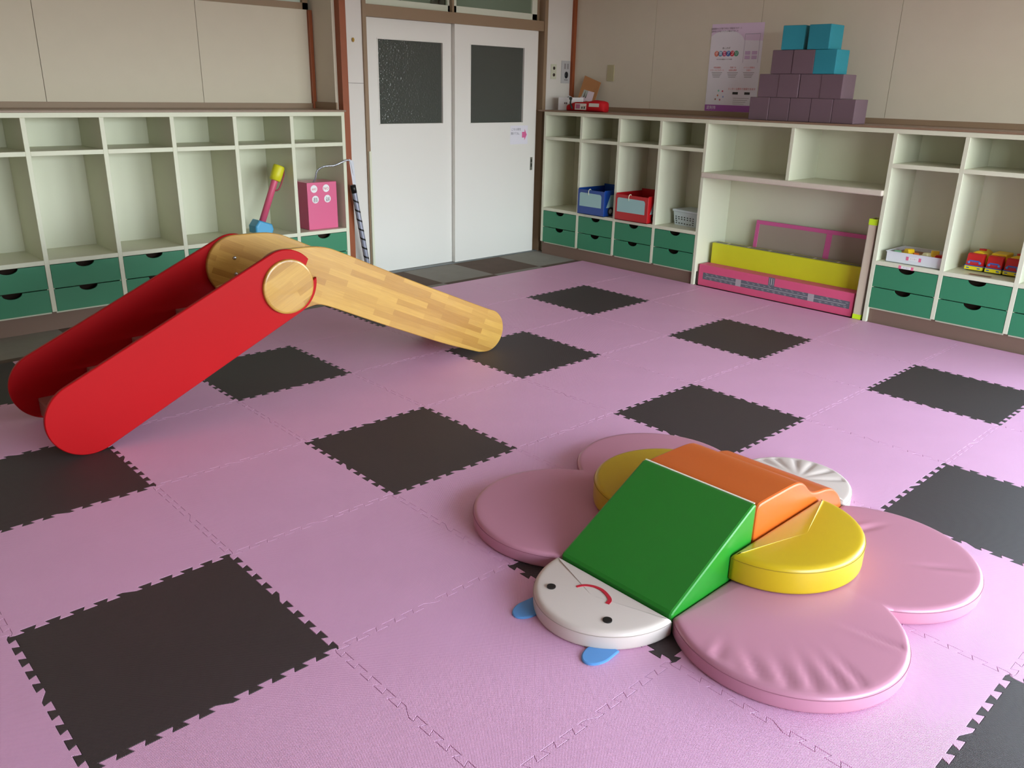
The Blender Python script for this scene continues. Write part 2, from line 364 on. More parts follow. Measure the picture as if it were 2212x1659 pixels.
# ================================================================== FOAM MATS
T = 0.6
def side_pts(L=T, d=0.0085, cells=10):
    """local (t, n) along one side of a puzzle tile, start corner excluded, end corner included"""
    p = L/cells; a = 0.0042
    pts = [(-0.002, 0.4*d), (0.010, d)]
    for k in range(cells):
        t1 = (k+0.5)*p                       # outward tab -> notch
        if k: pass
        mid = False
        pts += [(t1+a, d), (t1-a, -d)]
        t2 = (k+1)*p                         # notch -> next tab
        if k < cells-1:
            if k == cells//2-1: pts += [(t2-0.016, -d), (t2+0.016, d)]     # the slanted step in the middle of each side
            else: pts += [(t2+a, -d), (t2-a, d)]
    pts += [(L-0.010, -d), (L+0.002, -0.4*d), (L, 0)]
    return pts
# odd symmetric version so that any two tiles lock
def side_odd():
    h = side_pts(); half = [q for q in h if q[0] < T/2-1e-6]
    return half
def tile_side():
    d = 0.0085; a = 0.0042; p = T/10; L = T
    first = [(-0.002, 0.4*d), (0.010, d)]
    for k in range(5):
        t1 = (k+0.5)*p; first += [(t1+a, d), (t1-a, -d)]
        t2 = (k+1)*p
        if k < 4: first += [(t2+a, -d), (t2-a, d)]
    # centre: slanted from notch to tab would break the symmetry, so it rises through the middle
    first += [(L/2-0.017, -d)]
    second = [(L-t, -n) for t, n in reversed(first)]
    return first+second+[(L, 0)]
SIDE = tile_side()
def tile_outline(straight=(False,)*4, ext=(0,0,0,0)):
    """sides: bottom, right, top, left (ccw from above)"""
    C = [(-ext[3], -ext[0]), (T+ext[1], -ext[0]), (T+ext[1], T+ext[2]), (-ext[3], T+ext[2])]
    B = [(0,0),(T,0),(T,T),(0,T)]
    D = [(1,0),(0,1),(-1,0),(0,-1)]; out = []
    for k in range(4):
        if straight[k]: out.append(C[(k+1) % 4])
        else:
            b = B[k]; d = D[k]; n = (d[1], -d[0])
            pts = [(b[0]+d[0]*t+n[0]*s, b[1]+d[1]*t+n[1]*s) for t, s in SIDE]
            if straight[k-1]: pts = [q for q in pts[2:]]; out.append((C[k][0] if d[0] == 0 else C[k][0], C[k][1])) if False else None
            if straight[(k+1) % 4]: pts = pts[:-3]; out += pts; q = pts[-1]; nx = (C[(k+1) % 4][0], q[1]) if d[0] != 0 else (q[0], C[(k+1) % 4][1]); out.append(nx); continue
            if straight[k-1]:
                q = pts[0]; st = (C[k][0], q[1]) if d[0] != 0 else (q[0], C[k][1]); out.append(st)
            out += pts
    # clean consecutive duplicates and detours of straight sides
    res = []
    for q in out:
        if not res or (Vector(q)-Vector(res[-1])).length > 1e-6: res.append(q)
    if (Vector(res[0])-Vector(res[-1])).length < 1e-6: res.pop()
    return res
ORD = ['first','second','third','fourth','fifth','sixth','seventh','eighth','ninth','tenth','eleventh','twelfth']
DARK = {(0,0),(0,2),(0,4),(2,-1),(2,1),(2,3),(4,-2),(4,0),(4,2),(6,-1),(6,1),(6,3),(2,-3),(4,4),(6,-3),(-2,1),(-2,-1),(-2,3)}
DLAB = {(0,0): 'big dark brown foam floor tile alone at the front left of the photo',
 (0,2): 'dark brown foam tile under the bottom end of the slide ladder',
 (0,4): 'dark brown foam tile at the left edge behind the red slide ladder',
 (2,-1): 'dark brown foam tile mostly covered by the white smiling head cushion',
 (2,1): 'dark brown foam tile in open floor between slide and pink petal cushion',
 (2,3): 'dark brown foam tile on the floor underneath the slide',
 (4,-2): 'dark grey brown foam tile beside the right pink petal cushion',
 (4,0): 'dark brown foam tile just behind the rear lobe of the left petal cushion',
 (4,2): 'dark brown foam tile on which the lower end of the slide rests',
 (6,-1): 'dark brown foam tile at the right edge, in front of the toy truck locker',
 (6,1): 'dark brown foam tile in front of the pink road box',
 (6,3): 'dark brown foam tile nearest to the doors and the four column locker',
 (2,-3): 'dark brown foam tile cut off by the bottom right corner of the photo',
 (4,4): 'dark brown foam tile hidden behind the wooden slide board'}
TILE_MESH = {}
def edge_outline(top, right):
    """tile whose top and/or right side is a straight border strip"""
    a = tile_outline()
    if not top and not right: return a
    n = len(SIDE); B = a[:n]; R = a[n:2*n]; Tt = a[2*n:3*n]; L = a[3*n:]
    # a[] starts after corner (0,0); B ends at (T,0), R ends at (T,T), Tt ends at (0,T), L ends at (0,0)
    X = T+0.068; Y = T+0.03
    if top and right: return B[:-3]+[(X, B[-4][1]), (X, Y), (L[1][0], Y)]+L[1:]
    if top: return B+R[:-3]+[(R[-4][0], Y), (L[1][0], Y)]+L[1:]
    return B[:-3]+[(X, B[-4][1]), (X, Tt[1][1])]+Tt[1:]+L
def make_tile(i, j):
    top, right = (j == 4), (i == 7)
    dark = (i, j) in DARK
    key = (dark, top, right)
    if key not in TILE_MESH:
        m = MB(); ol = edge_outline(top, right)
        g = 0.00035
        m.prism(ol, [(g, FZ), (g, -0.0011), (g+0.0009, 0.0)], 0)
        o = m.build('foam_mat', DARKM if dark else PINKM, thing_dummy)
        TILE_MESH[key] = o.data; bpy.data.objects.remove(o)
    o = bpy.data.objects.new('foam_mat', TILE_MESH[key]); COL.objects.link(o); o.location = (i*T, j*T, 0)
    if dark: lab = DLAB.get((i, j), 'dark brown foam tile past the left edge, %s row from doors' % ORD[4-j])
    else: lab = 'pink foam floor tile, %s row from the doors, %s from the right hand lockers' % (ORD[4-j], ORD[7-i])
    tag(o, lab, 'floor mat', 'dark foam floor tiles' if dark else 'pink foam floor tiles')
    return o
thing_dummy = bpy.data.objects.new('tmp', None)
for i in range(-2, 8):
    for j in range(-3, 5):
        if i == -2 and j < 1 and j > -1: pass
        make_tile(i, j)
bpy.data.objects.remove(thing_dummy)

# ================================================================== LOCKERS
def locker(name, P, loc, label, divs, u0, u1, rows, panels_to_floor=(), kick=True, group=None):
    """P maps (u,d,z); divs = centres of dividers; t = 25 mm boards"""
    e = thing(name, loc, label, 'locker', group); t = 0.0125; D = 0.38
    c = MB()
    c.box(u0, u1, 0, D, 1.152, 1.178, 0, P)                         # top rail / top board
    c.box(u0, u1, D-0.012, D, 0.05, 1.152, 0, P)                    # back panel
    for k, x in enumerate(divs):
        z0 = FZ if x in panels_to_floor else 0.098
        if x in panels_to_floor: c.box(x-t, x+t, 0, D-0.012, max(z0, 0.0), 1.152, 0, P)
        else: c.box(x-t, x+t, 0, D-0.012, z0, 1.152, 0, P)
    for a, b in zip(divs[:-1], divs[1:]):
        if rows == 'cubby':
            c.box(a+t, b-t, 0.0, D-0.012, 0.955, 0.980, 0, P); c.box(a+t, b-t, 0.0, D-0.012, 0.368, 0.393, 0, P)
            c.box(a+t, b-t, 0.02, D-0.012, 0.085, 0.098, 0, P)
            c.box(a+t, a+t+.008, 0.004, D-.02, 0.226, 0.234, 0, P); c.box(b-t-.008, b-t, 0.004, D-.02, 0.226, 0.234, 0, P)
    c.build('carcass', CREAM, e, 0.0012, 1)
    if kick: MB().box(u0, u1, 0.024, 0.04, FZ, 0.098, 0, P).build('kick_board', KICK, e)
    if rows == 'cubby':
        for a, b in zip(divs[:-1], divs[1:]):
            for z0, z1 in ((0.232, 0.365), (0.098, 0.2265)):
                x0, x1 = a+t+.002, b-t-.002; xm = (x0+x1)/2
                pts = [(x0, z0), (x1, z0), (x1, z1)]+[(xm+0.05*math.cos(q), z1-0.0285*math.sin(q)) for q in [PI*k/14 for k in range(15)]]+[(x0, z1)]
                d = MB(); d.prism(pts, [(0, 0.0), (0, 0.012)], 0, lambda p: P((p[0], 0.001+p[2], p[1])))
                d.box(x0+.01, x1-.01, 0.013, 0.30, z0+.005, z0+.012, 1, P); d.box(x0+.01, x0+.02, 0.013, 0.30, z0+.012, z1-.02, 1, P); d.box(x1-.02, x1-.01, 0.013, 0.30, z0+.012, z1-.02, 1, P)
                d.box(x0+.02, x1-.02, 0.05, 0.058, z0+.012, z1-.002, 1, P)
                d.build('drawer', [GREEN, DRAWERIN], e)
    return e
XF, YF = 4.86, 3.53
PR = lambda p: Vector((XF+p[1], -p[0], p[2]))        # right lockers: u = -y
PL = lambda p: Vector((p[0], YF+p[1], p[2]))
LK = locker('cubby_locker', PL, (1.3, YF, FZ), 'long cream locker with green drawers set in the niche left of the doors',
       [-0.24, 0.155, 0.549, 0.944, 1.340, 1.734, 2.125, 2.517, 2.906], -0.2525, 2.9185, 'cubby', (2.906,))
LA = locker('cubby_locker', PR, (XF, 2.7, FZ), 'four column cream locker beside the doors, green drawers below, blue and red boxes inside',
       [-3.5175, -3.107, -2.712, -2.315, -1.9175], -3.53, -1.905, 'cubby', (-1.9175,))
LC = locker('cubby_locker', PR, (XF, -0.2, FZ), 'cream locker with green drawers at the right edge, holding toy buses and a white tray',
       [-0.5945, -0.190, 0.212, 0.612, 1.012], -0.607, 1.0245, 'cubby', (-0.5945,))
e = thing('open_shelf', (XF, 1.25, FZ), 'cream open shelf unit between the lockers, two wide cubbies over a floor bay', 'shelf')
c = MB(); D = 0.38
c.box(-1.905, -0.607, 0, D, 1.152, 1.178, 0, PR); c.box(-1.905, -0.607, D-.012, D, 0.0, 1.152, 0, PR)
c.box(-1.27, -1.245, 0, D-.012, 0.82, 1.152, 0, PR); c.box(-1.905, -0.607, 0.0, D-.012, 0.79, 0.82, 0, PR)
c.build('carcass', CREAM, e, 0.0012, 1)
n = MB(); n.prism([(-0.03, 0.785), (0.0, 0.785), (0.0, 0.8205), (-0.03, 0.8205)], [(0, -1.91), (0, -0.604)], 0, lambda p: PR((p[2], p[0], p[1])))
n.build('shelf_nosing', mat('nosing_pinkish', (208, 196, 182), 0.4), e, 0.008, 4)
for nm, PP, a, b, lab in (('worktop', PR, -3.60, 1.03, 'long brown worktop over the right hand lockers carrying the block pyramid'), ('worktop', PL, -0.27, 2.932, 'brown worktop over the locker in the niche, scuffed along the front')):
    e = thing(nm, PP(((a+b)/2, 0, 1.178)), lab, 'worktop'); m = MB()
    m.box(a, b, -0.002, 0.399 if PP is PL else 0.438, 1.178, 1.190, 0, PP); m.build('board', WORKTOP, e, 0.001, 1)
    m = MB(); dd = 0.388 if PP is PL else 0.426
    m.box(a, b, dd, dd+0.013, 1.190, 1.224, 0, PP)
    if PP is PL: m.box(b-0.012, b, 0.1, dd, 1.190, 1.236, 0, PP)
    m.build('upstand', BROWN, e, 0.001, 1)

# ================================================================== SLIDE
sx0 = 0.477
def SP(y0): return lambda p: Vector((sx0+p[0], y0+p[2], p[1]))
U = (0.912, 0.543); Lc = (0.054, 0.148); R = 0.148; phi = math.degrees(math.atan2(U[1]-Lc[1], U[0]-Lc[0]))
outer = arc(U[0], U[1], R, 4, phi-90, 14)+arc(Lc[0], Lc[1], R, phi-90, phi-270, 40)+arc(U[0], U[1], R, phi-270, 40-360, 16)
innr = arc(0.918, 0.532, 0.112, 38, 362, 60)
redo = list(reversed(outer+innr))
woodo = arc(0.915, 0.545, 0.143, 90, 250, 30)+[tuple(v) for v in spline([(0.93, 0.404), (0.98, 0.410), (1.03, 0.420), (1.07, 0.423), (1.107, 0.413), (1.182, 0.380), (1.42, 0.268), (1.594, 0.189), (1.80, 0.098), (1.959, 0.035), (2.03, 0.008)], 5)]
woodo += arc(2.088, 0.116, 0.116, 262, 425, 24)+[tuple(v) for v in spline([(2.10, 0.235), (1.978, 0.289), (1.6, 0.458), (1.272, 0.612), (1.20, 0.645), (1.146, 0.668), (1.085, 0.682), (1.02, 0.6865)], 6)]
BW = butcher('laminated_wood', math.radians(-24.5)); BW2 = butcher('laminated_wood_disc', math.radians(27)); BW3 = butcher('laminated_wood_far', math.radians(-24.5))
sl = thing('toddler_slide', (sx0+1.0, 1.87, 0), 'low wooden indoor slide with red ladder sides standing on the mats', 'slide')
bv = 0.003
def board(name, pts, y0, t, mt, lab=None):
    o = MB().prism(pts, [(bv, 0), (0, bv), (0, t-bv), (bv, t)], 0, SP(y0)).build(name, mt, sl)
    if lab: o['label'] = lab
    return o
board('ladder_side', redo, 1.621, 0.019, RED, 'red ladder side nearer the camera'); board('ladder_side', redo, 2.113, 0.019, RED, 'red ladder side farther from the camera')
board('slide_side', woodo, 1.640, 0.022, BW, 'wooden slide side nearer the camera'); board('slide_side', woodo, 2.091, 0.022, BW3, 'wooden slide side farther from the camera')
for y, s in ((1.606, 1), (2.132, -1)):
    d = MB(); ol = arc(0.918, 0.532, 0.119, 0, 354, 59)
    rg = [(0.010, 0), (0.004, 0.0015), (0.0012, 0.004), (0, 0.008), (0, 0.016)]
    if s < 0: rg = [(a, 0.016-b) for a, b in reversed(rg)]
    d.prism(ol, rg, 0, SP(y), smooth=False); d.build('disc', BW2, sl)
STEP = mat('step_brown_red', (150, 92, 84), 0.5, 0.4)
for k, (s0, z) in enumerate(((0.004, 0.098), (0.206, 0.190), (0.407, 0.286), (0.612, 0.381))):
    m = MB(); m.box(sx0+s0, sx0+s0+0.215, 1.641, 2.112, z-0.018, z); m.box(sx0+s0, sx0+s0+0.016, 1.641, 2.112, max(0.012, z-0.078), z-0.018)
    m.build('step', STEP, sl, 0.003)
bed = [(0.80, 0.462), (0.98, 0.50), (1.06, 0.498), (1.16, 0.478), (1.4, 0.375), (1.8, 0.190), (2.02, 0.088), (2.12, 0.052)]
bp_ = [tuple(v) for v in spline(bed, 6)]; bo = bp_+[(a, b-0.012) for a, b in reversed(bp_)]
MB().prism(list(reversed(bo)), [(0, 0), (0, 0.429)], 0, SP(1.662)).build('slide_bed', mat('slide_bed_beech', (214, 176, 112), 0.3, 0.5, coat=0.3), sl)
for z in (0.583, 0.507):
    m = MB(); m.lathe([(0.009, 0), (0.009, 0.002), (0.006, 0.005), (0.002, 0.006)], 0, 14, Matrix.Translation((sx0+0.906, 2.0905, z)) @ Matrix.Rotation(PI/2, 4, 'X')); m.build('bolt', STEEL, sl)

# ================================================================== SOFT PLAY BUG
def cushion(mbx, outline, centre, z0, z1, r=0.012, puff=0.006, wr=None, rings=16, m=0):
    """upholstered slab; outline is star shaped about centre; wr(theta, rho) adds folds"""
    n = len(outline)
    prof = [(0.006, z0), (0.001, z0+0.004), (0, z0+0.01), (0, z1-r), (r*0.12, z1-r*0.5), (r*0.45, z1-r*0.14), (r, z1)]
    mbx.prism(outline, prof, m, None, True, (True, False))
    top0 = len(mbx.v)-n; o2 = inset(outline, r); cx, cy = centre; prev = list(range(top0, top0+n))
    for k in range(1, rings+1):
        f = 1-k/(rings+1.0)
        cur = []
        for i, p in enumerate(o2):
            x = cx+(p[0]-cx)*f; y = cy+(p[1]-cy)*f; z = z1+puff*(1-f*f)
            if wr: z += wr(x, y, f, i/n)
            cur.append(len(mbx.v)); mbx.v.append(Vector((x, y, z)))
        for i in range(n):
            j = (i+1) % n; mbx.f.append([prev[i], prev[j], cur[j], cur[i]]); mbx.m.append(m); mbx.sm.append(True)
        prev = cur
    c = len(mbx.v); mbx.v.append(Vector((cx, cy, z1+puff)))
    for i in range(n): mbx.f.append([prev[i], prev[(i+1) % n], c]); mbx.m.append(m); mbx.sm.append(True)
def seam(outline, z, mt, parent, off=-0.0004, skip=None):
    m = MB(); ol = inset(outline, off); m.tube([(p[0], p[1], z) for p in ol], 0.0009, 0, 6, True); m.build('seam', mt, parent)
CY = -0.33
def petal_outline(side):
    a = 0.302; c1, c2, cyy = 1.52, 2.03, -0.735
    th = math.degrees(math.asin((cyy+0.53)/-a))            # where the lobe meets the straight inner edge
    A1 = arc(c1, cyy, a, 180-th, 360-math.degrees(math.acos(0.255/a)), 70)
    A2 = arc(c2, cyy, a, 180+math.degrees(math.acos(0.255/a)), 360+th, 70)[1:]
    flat = [(A2[-1][0]+(A1[0][0]-A2[-1][0])*k/40, -0.53) for k in range(1, 40)]
    o = A1+A2+flat
    if side > 0: o = [(x, 2*CY-y) for x, y in reversed(o)]
    return o
folds = [(1.275, -0.79, 0.085, 52), (1.295, -0.86, 0.10, 50), (1.335, -0.905, 0.11, 48), (1.385, -0.94, 0.10, 56), (1.43, -0.965, 0.10, 62), (1.62, -0.95, 0.12, 100), (2.14, -0.66, 0.10, -20), (2.10, -0.92, 0.1, 130), (1.25, -0.70, 0.07, 20)]
def wr_pr(x, y, f, t):
    z = 0
    for fx, fy, L, ang in folds:
        a = math.radians(ang); dx, dy = x-fx, y-fy; u = dx*math.cos(a)+dy*math.sin(a); v = -dx*math.sin(a)+dy*math.cos(a)
        z -= 0.0045*math.exp(-(v/0.011)**2-(u/L*1.6)**2)-0.0022*math.exp(-((v-.022)/0.011)**2-(u/L*1.6)**2)
    return z
for side, lab in ((-1, 'pink two lobed petal cushion on the right side of the bug set'), (1, 'pink two lobed petal cushion on the left side of the bug set, nearer the slide')):
    ol = petal_outline(side); cyc = -0.60 if side < 0 else 2*CY+0.60
    e = thing('petal_cushion', (1.775, cyc, 0), lab, 'soft play cushion', 'pink petal cushions of the bug set')
    m = MB(); cushion(m, ol, (1.775, cyc), 0.0005, 0.052, 0.013, 0.004, wr_pr if side < 0 else None, 40); m.build('cover', VP, e)
    seam(ol, 0.0405, SEAM['p'], e)
def halfdisc(cx, cy, rx, ry, a0, a1, n=60, flat=24):
    A = arc(cx, cy, rx, a0, a1, n, ry); p, q = A[-1], A[0]
    return A+[(p[0]+(q[0]-p[0])*k/flat, p[1]+(q[1]-p[1])*k/flat) for k in range(1, flat)]
for side, lab in ((-1, 'yellow half round cushion lying on the right pink petal'), (1, 'yellow half round cushion lying on the left pink petal')):
    cyy = -0.533 if side < 0 else -0.127
    ol = halfdisc(1.81, cyy, 0.258, 0.242, 180, 360) if side < 0 else halfdisc(1.81, cyy, 0.258, 0.242, 0, 180)
    e = thing('half_round_cushion', (1.81, cyy-0.1*(-side), 0.057), lab, 'soft play cushion', 'yellow wing cushions')
    m = MB(); cushion(m, ol, (1.81, cyy+0.09*side), 0.0575, 0.142, 0.016, 0.006, None, 22); m.build('cover', VY, e)
    seam(ol, 0.128, SEAM['y'], e)
# head
ol = halfdisc(1.284, CY, 0.229, 0.207, 90, 270)
hd = thing('head_cushion', (1.2, CY, 0), 'white half round head cushion with black eyes, red smile and blue feelers', 'soft play cushion')
HZ = 0.055; m = MB(); hc = (1.20, CY); cushion(m, ol, hc, 0.0005, HZ, 0.013, 0.003, None, 18); m.build('cover', VW, hd)
seam(ol, 0.0425, SEAM['w'], hd)
def hz(x, y): return HZ+0.0016+0.0016*max(0, 1-math.hypot(x-hc[0], y-hc[1])/0.1)
for ex, ey in ((1.149, -0.226), (1.149, -0.430)):
    m = MB(); m.prism([(x, y) for x, y in arc(ex, ey, 0.0125, 0, 350, 30)], [(0, HZ), (0, HZ+0.0042), (0.002, HZ+0.0046)]); m.build('eye', BLACK, hd)
mp_ = spline([(1.2, -0.274), (1.222, -0.284), (1.237, -0.305), (1.241, -0.33), (1.235, -0.353), (1.222, -0.376), (1.203, -0.383)], 6)
L_, R_ = [], []
for i, p in enumerate(mp_):
    a = mp_[max(0, i-1)]; b = mp_[min(len(mp_)-1, i+1)]; t = (b-a).normalized(); nn = Vector((-t.y, t.x)); ww = 0.0036+0.0022*i/len(mp_)
    L_.append(tuple(p+nn*ww)); R_.append(tuple(p-nn*ww))
MB().prism(R_+L_[::-1], [(0, HZ), (0, HZ+0.0044)]).build('mouth', CRIMSON, hd)
for s in (-1, 1):
    cyf = CY+0.128*s-0.002; pts = arc(1.085, cyf, 0.054, 90, 270, 24, 0.034)+[(1.13, cyf-0.03), (1.13, cyf+0.03)]
    MB().prism(pts, [(0, 0.0006), (0, 0.005), (0.003, 0.0065)]).build('feeler', VB, hd)
# tail
tf = [(2.40, -0.20, 0.07, 55), (2.44, -0.255, 0.07, 30), (2.455, -0.31, 0.08, 10), (2.45, -0.375, 0.08, -15), (2.41, -0.43, 0.07, -40), (2.36, -0.165, 0.06, 75)]
def wr_t(x, y, f, t):
    z = 0
    for fx, fy, L, ang in tf:
        a = math.radians(ang); dx, dy = x-fx, y-fy; u = dx*math.cos(a)+dy*math.sin(a); v = -dx*math.sin(a)+dy*math.cos(a)
        z -= 0.006*math.exp(-(v/0.010)**2-(u/L)**2)
    return z
ol = halfdisc(2.262, -0.325, 0.236, 0.207, -90, 90)
tl = thing('tail_cushion', (2.35, -0.325, 0), 'wrinkled cream half round cushion behind the orange step of the bug set', 'soft play cushion')
m = MB(); cushion(m, ol, (2.33, -0.325), 0.0005, 0.054, 0.012, 0.004, wr_t, 26); m.build('cover', VW, tl); seam(ol, 0.043, SEAM['w'], tl)
# body: green ramp and orange step
def ext_xz(prof, y0, y1): return lambda p: Vector((p[0], y0+p[2], p[1]))
def soft_prism(prof, y0, y1, name, mt, parent, b=0.007):
    n = 8; rings = [(b, 0), (b*.3, b*.3), (0, b)]+[(0, b+(y1-y0-2*b)*k/n) for k in range(1, n+1)]+[(b*.3, y1-y0-b*.3), (b, y1-y0)]
    return MB().prism(prof, rings, 0, ext_xz(prof, y0, y1), False).build(name, mt, parent)
g = thing('ramp_cushion', (1.48, CY, 0), 'green wedge cushion sloping down to the white head', 'soft play cushion')
gp = [(1.292, 0.0005), (1.664, 0.0005), (1.667, 0.25), (1.660, 0.2575), (1.650, 0.2565), (1.296, 0.066), (1.289, 0.058)]
soft_prism(gp, -0.53, -0.13, 'cover', VG, g)
MB().box(1.6575, 1.6635, -0.525, -0.135, 0.2572, 0.2592).build('piping', mat('piping_white', (224, 220, 204), 0.5), g)
og = thing('step_cushion', (1.95, CY, 0), 'orange wavy step cushion forming the body behind the green ramp', 'soft play cushion')
top = [tuple(v) for v in spline([(1.672, 0.228), (1.678, 0.243), (1.70, 0.25), (1.80, 0.249), (1.875, 0.247), (1.92, 0.240), (1.955, 0.222), (1.99, 0.192), (2.02, 0.174), (2.065, 0.163), (2.115, 0.154), (2.16, 0.139), (2.205, 0.108), (2.235, 0.075), (2.250, 0.04), (2.254, 0.0005)], 5)]
op = [(1.672, 0.0005)]+[(2.254, 0.0005)]+[p for p in reversed(top[:-1])]
soft_prism(op, -0.53, -0.13, 'cover', VO, og)

# ================================================================== THINGS ON THE RIGHT WORKTOP
WT = 1.1905
BP = mat('block_purple', (108, 87, 96), 0.6, 0.3, var=0.04); BT = mat('block_teal', (42, 132, 148), 0.6, 0.3, var=0.04)
def block(y0, z0, mt, lab, rz=0, x0=4.905, d=0.165):
    s = 0.1465; m = MB(); c = Vector((x0+d/2, y0+s/2, z0)); mr = Matrix.Translation(c) @ Matrix.Rotation(math.radians(rz), 4, 'Z')
    m.box(-d/2, d/2, -s/2, s/2, 0, 0.1445, 0, mr); o = m.build('foam_block', mt, None, 0.004, 2); tag(o, lab, 'block', 'blocks piled in a pyramid on the worktop')
rowsB = [([0.888, 1.037, 1.185, 1.333, 1.481], 'bottom'), ([0.988, 1.135, 1.284, 1.432], 'second'), ([1.056, 1.203, 1.353], 'third'), ([1.114, 1.302], 'top')]
nm = {5: ['rightmost', 'second from the right', 'middle', 'second from the left', 'leftmost'], 4: ['rightmost', 'second from the right', 'second from the left', 'leftmost'], 3: ['right hand', 'middle', 'left hand'], 2: ['right hand', 'left hand']}
for r, (yy, rn) in enumerate(rowsB):
    for k, y in enumerate(yy):
        teal = (r == 3) or (r == 2 and k == 0)
        block(y, WT+r*0.1453, BT if teal else BP, '%s foam block, %s of the %s row of the pyramid' % ('teal' if teal else 'purple', nm[len(yy)][k], rn), rz=(7 if (r, k) == (3, 1) else random.uniform(-1, 1)), x0=4.905+random.uniform(-.003, .003)-(0.0 if r < 3 else 0.002))
# poster on the wall (short japanese texts as far as they can be read)
px, py0, py1, pz0, pz1 = 5.2985, 1.818, 2.251, 1.226, 1.830
pw, ph = py1-py0, pz1-pz0
po = thing('poster', (px, (py0+py1)/2, pz0), 'white and lilac paper poster with six coloured circles on the wall beside the block pyramid', 'poster')
PP = lambda k: (lambda p: Vector((px-0.0012-k*0.0004, py1-p[0], pz0+p[1])))
MB().box(px-0.0012, px, py0, py1, pz0, pz1).build('sheet', mat('poster_paper', (222, 216, 224), 0.5, 0.4), po)
m = MB(); pts = [(0, .62*ph), (0, ph), (pw, ph), (pw, .72*ph)]+[(pw*.62+0*q, 0) for q in ()]
lil = [(0, ph), (0, ph*.865)]+[(pw*(0.30+0.36*math.cos(a)), ph*(0.78+0.145*math.sin(a))) for a in [PI*(0.93-0.86*k/16) for k in range(17)]]+[(pw, ph*.80), (pw, ph)]
m.prism(lil[::-1] if False else lil, [(0, 0)], 0, PP(1), caps=(False, True)); m.box(0, pw, 0, 0.0, 0, 0)
m2 = MB(); m2.add([(q[0], q[1], 0) for q in lil], [tuple(range(len(lil)))], 0, False, PP(1)); m2.build('header_print', mat('poster_lilac', (214, 190, 214), 0.5), po, recalc=False)
MB().add([(0,0,0),(pw,0,0),(pw,0.045,0),(0,0.045,0)], [(0,1,2,3)], 0, False, PP(1)).build('footer_band', mat('poster_purple', (156, 84, 160), 0.5), po, recalc=False)
cols = [(226, 120, 100), (110, 160, 200), (204, 90, 130), (80, 110, 180), (208, 60, 80), (90, 160, 130)]
m = MB(); t = MB()
for k, ch in enumerate('子育てアプリ'):
    cx = pw*(0.14+0.077*k); czz = ph*0.665
    m.add([(q[0], q[1], 0) for q in arc(cx, czz, 0.0195, 0, 348, 29)], [tuple(range(30))], k, False, PP(2)); put_text(t, ch, 0.028, lambda p, a=cx, b=czz: PP(3)((p[0]+a, p[1]+b)), 0)
m.build('logo_circles', [mat('poster_c%d' % k, c, 0.5) for k, c in enumerate(cols)], po, recalc=False); t.build('logo_lettering', WHITE, po, recalc=False)
def ptext(txt, size, u, v, mt, name='lettering'):
    t = MB(); put_text(t, txt, size, lambda p: PP(3)((p[0]+u*pw, p[1]+v*ph))); t.build(name, mt, po, recalc=False)
INKD = mat('ink_dark', (90, 70, 78), 0.5); INKR = mat('ink_red', (206, 70, 70), 0.5)
ptext('妊娠期から子育て中のご家庭をサポート', 0.0145, .29, .945, INKD); ptext('足利市の子育てアプリが始まりました', 0.0135, .26, .915, INKD)
ptext('あしかが', 0.017, .32, .725, INKD); ptext('お子さまの成長をスマホで記録', 0.0095, .30, .60, INKD)
for u, a, b in ((.18, '予防接種を', 'スマートにサポート'), (.49, '子育ての', '記録も簡単'), (.80, 'イベント情報を', 'お届け')):
    ptext(a, 0.0135, u, .505, INKR); ptext(b, 0.0135, u, .475, INKR)
ptext('カンタン＆無料で登録できます', 0.0165, .70, .262, INKR); ptext('足利市', 0.028, .13, .038, WHITE)
m = MB()
for u in (.18, .49, .80):
    for k in range(4): m.add([(pw*u-.045+.004*k, ph*(.445-.017*k), 0), (pw*u+.045-.006*k, ph*(.445-.017*k), 0), (pw*u+.045-.006*k, ph*(.445-.017*k)+.004, 0), (pw*u-.045+.004*k, ph*(.445-.017*k)+.004, 0)], [(0,1,2,3)], 0, False, PP(1))
for k in range(4): m.add([(pw*.55, ph*(.155-.022*k), 0), (pw*(.86-.03*k), ph*(.155-.022*k), 0), (pw*(.86-.03*k), ph*(.155-.022*k)+.003, 0), (pw*.55, ph*(.155-.022*k)+.003, 0)], [(0,1,2,3)], 0, False, PP(1))
m.build('small_print', mat('ink_grey', (150, 142, 146), 0.5), po, recalc=False)
m = MB()
for u in (.53, .76): m.add([(pw*u, ph*.20, 0), (pw*u+.046, ph*.20, 0), (pw*u+.046, ph*.20+.017, 0), (pw*u, ph*.20+.017, 0)], [(0,1,2,3)], 0, False, PP(1))
m.build('store_badge', mat('badge_black', (34, 30, 32), 0.4), po, recalc=False)
m = MB()   # outline of the phone drawing
for a in ((.66, .56, .665, .88), (.94, .56, .945, .88), (.66, .875, .945, .882)): m.add([(pw*a[0], ph*a[1], 0), (pw*a[2]+.001, ph*a[1], 0), (pw*a[2]+.001, ph*a[3], 0), (pw*a[0], ph*a[3], 0)], [(0,1,2,3)], 0, False, PP(2))
for a in ((.69, .60, .79, .64), (.82, .60, .92, .64), (.69, .65, .79, .69), (.82, .65, .92, .69)): m.add([(pw*a[0], ph*a[1], 0), (pw*a[2], ph*a[1], 0), (pw*a[2], ph*a[3], 0), (pw*a[0], ph*a[3], 0)], [(0,1,2,3)], 1, False, PP(2))
m.build('phone_print', [mat('ink_mauve', (170, 158, 176), 0.5), mat('ink_lilac', (196, 166, 200), 0.5)], po, recalc=False)
m = MB(); MC = [(120, 190, 170), (206, 90, 110), (200, 120, 90), (150, 160, 210), (150, 110, 90), (190, 110, 120)]
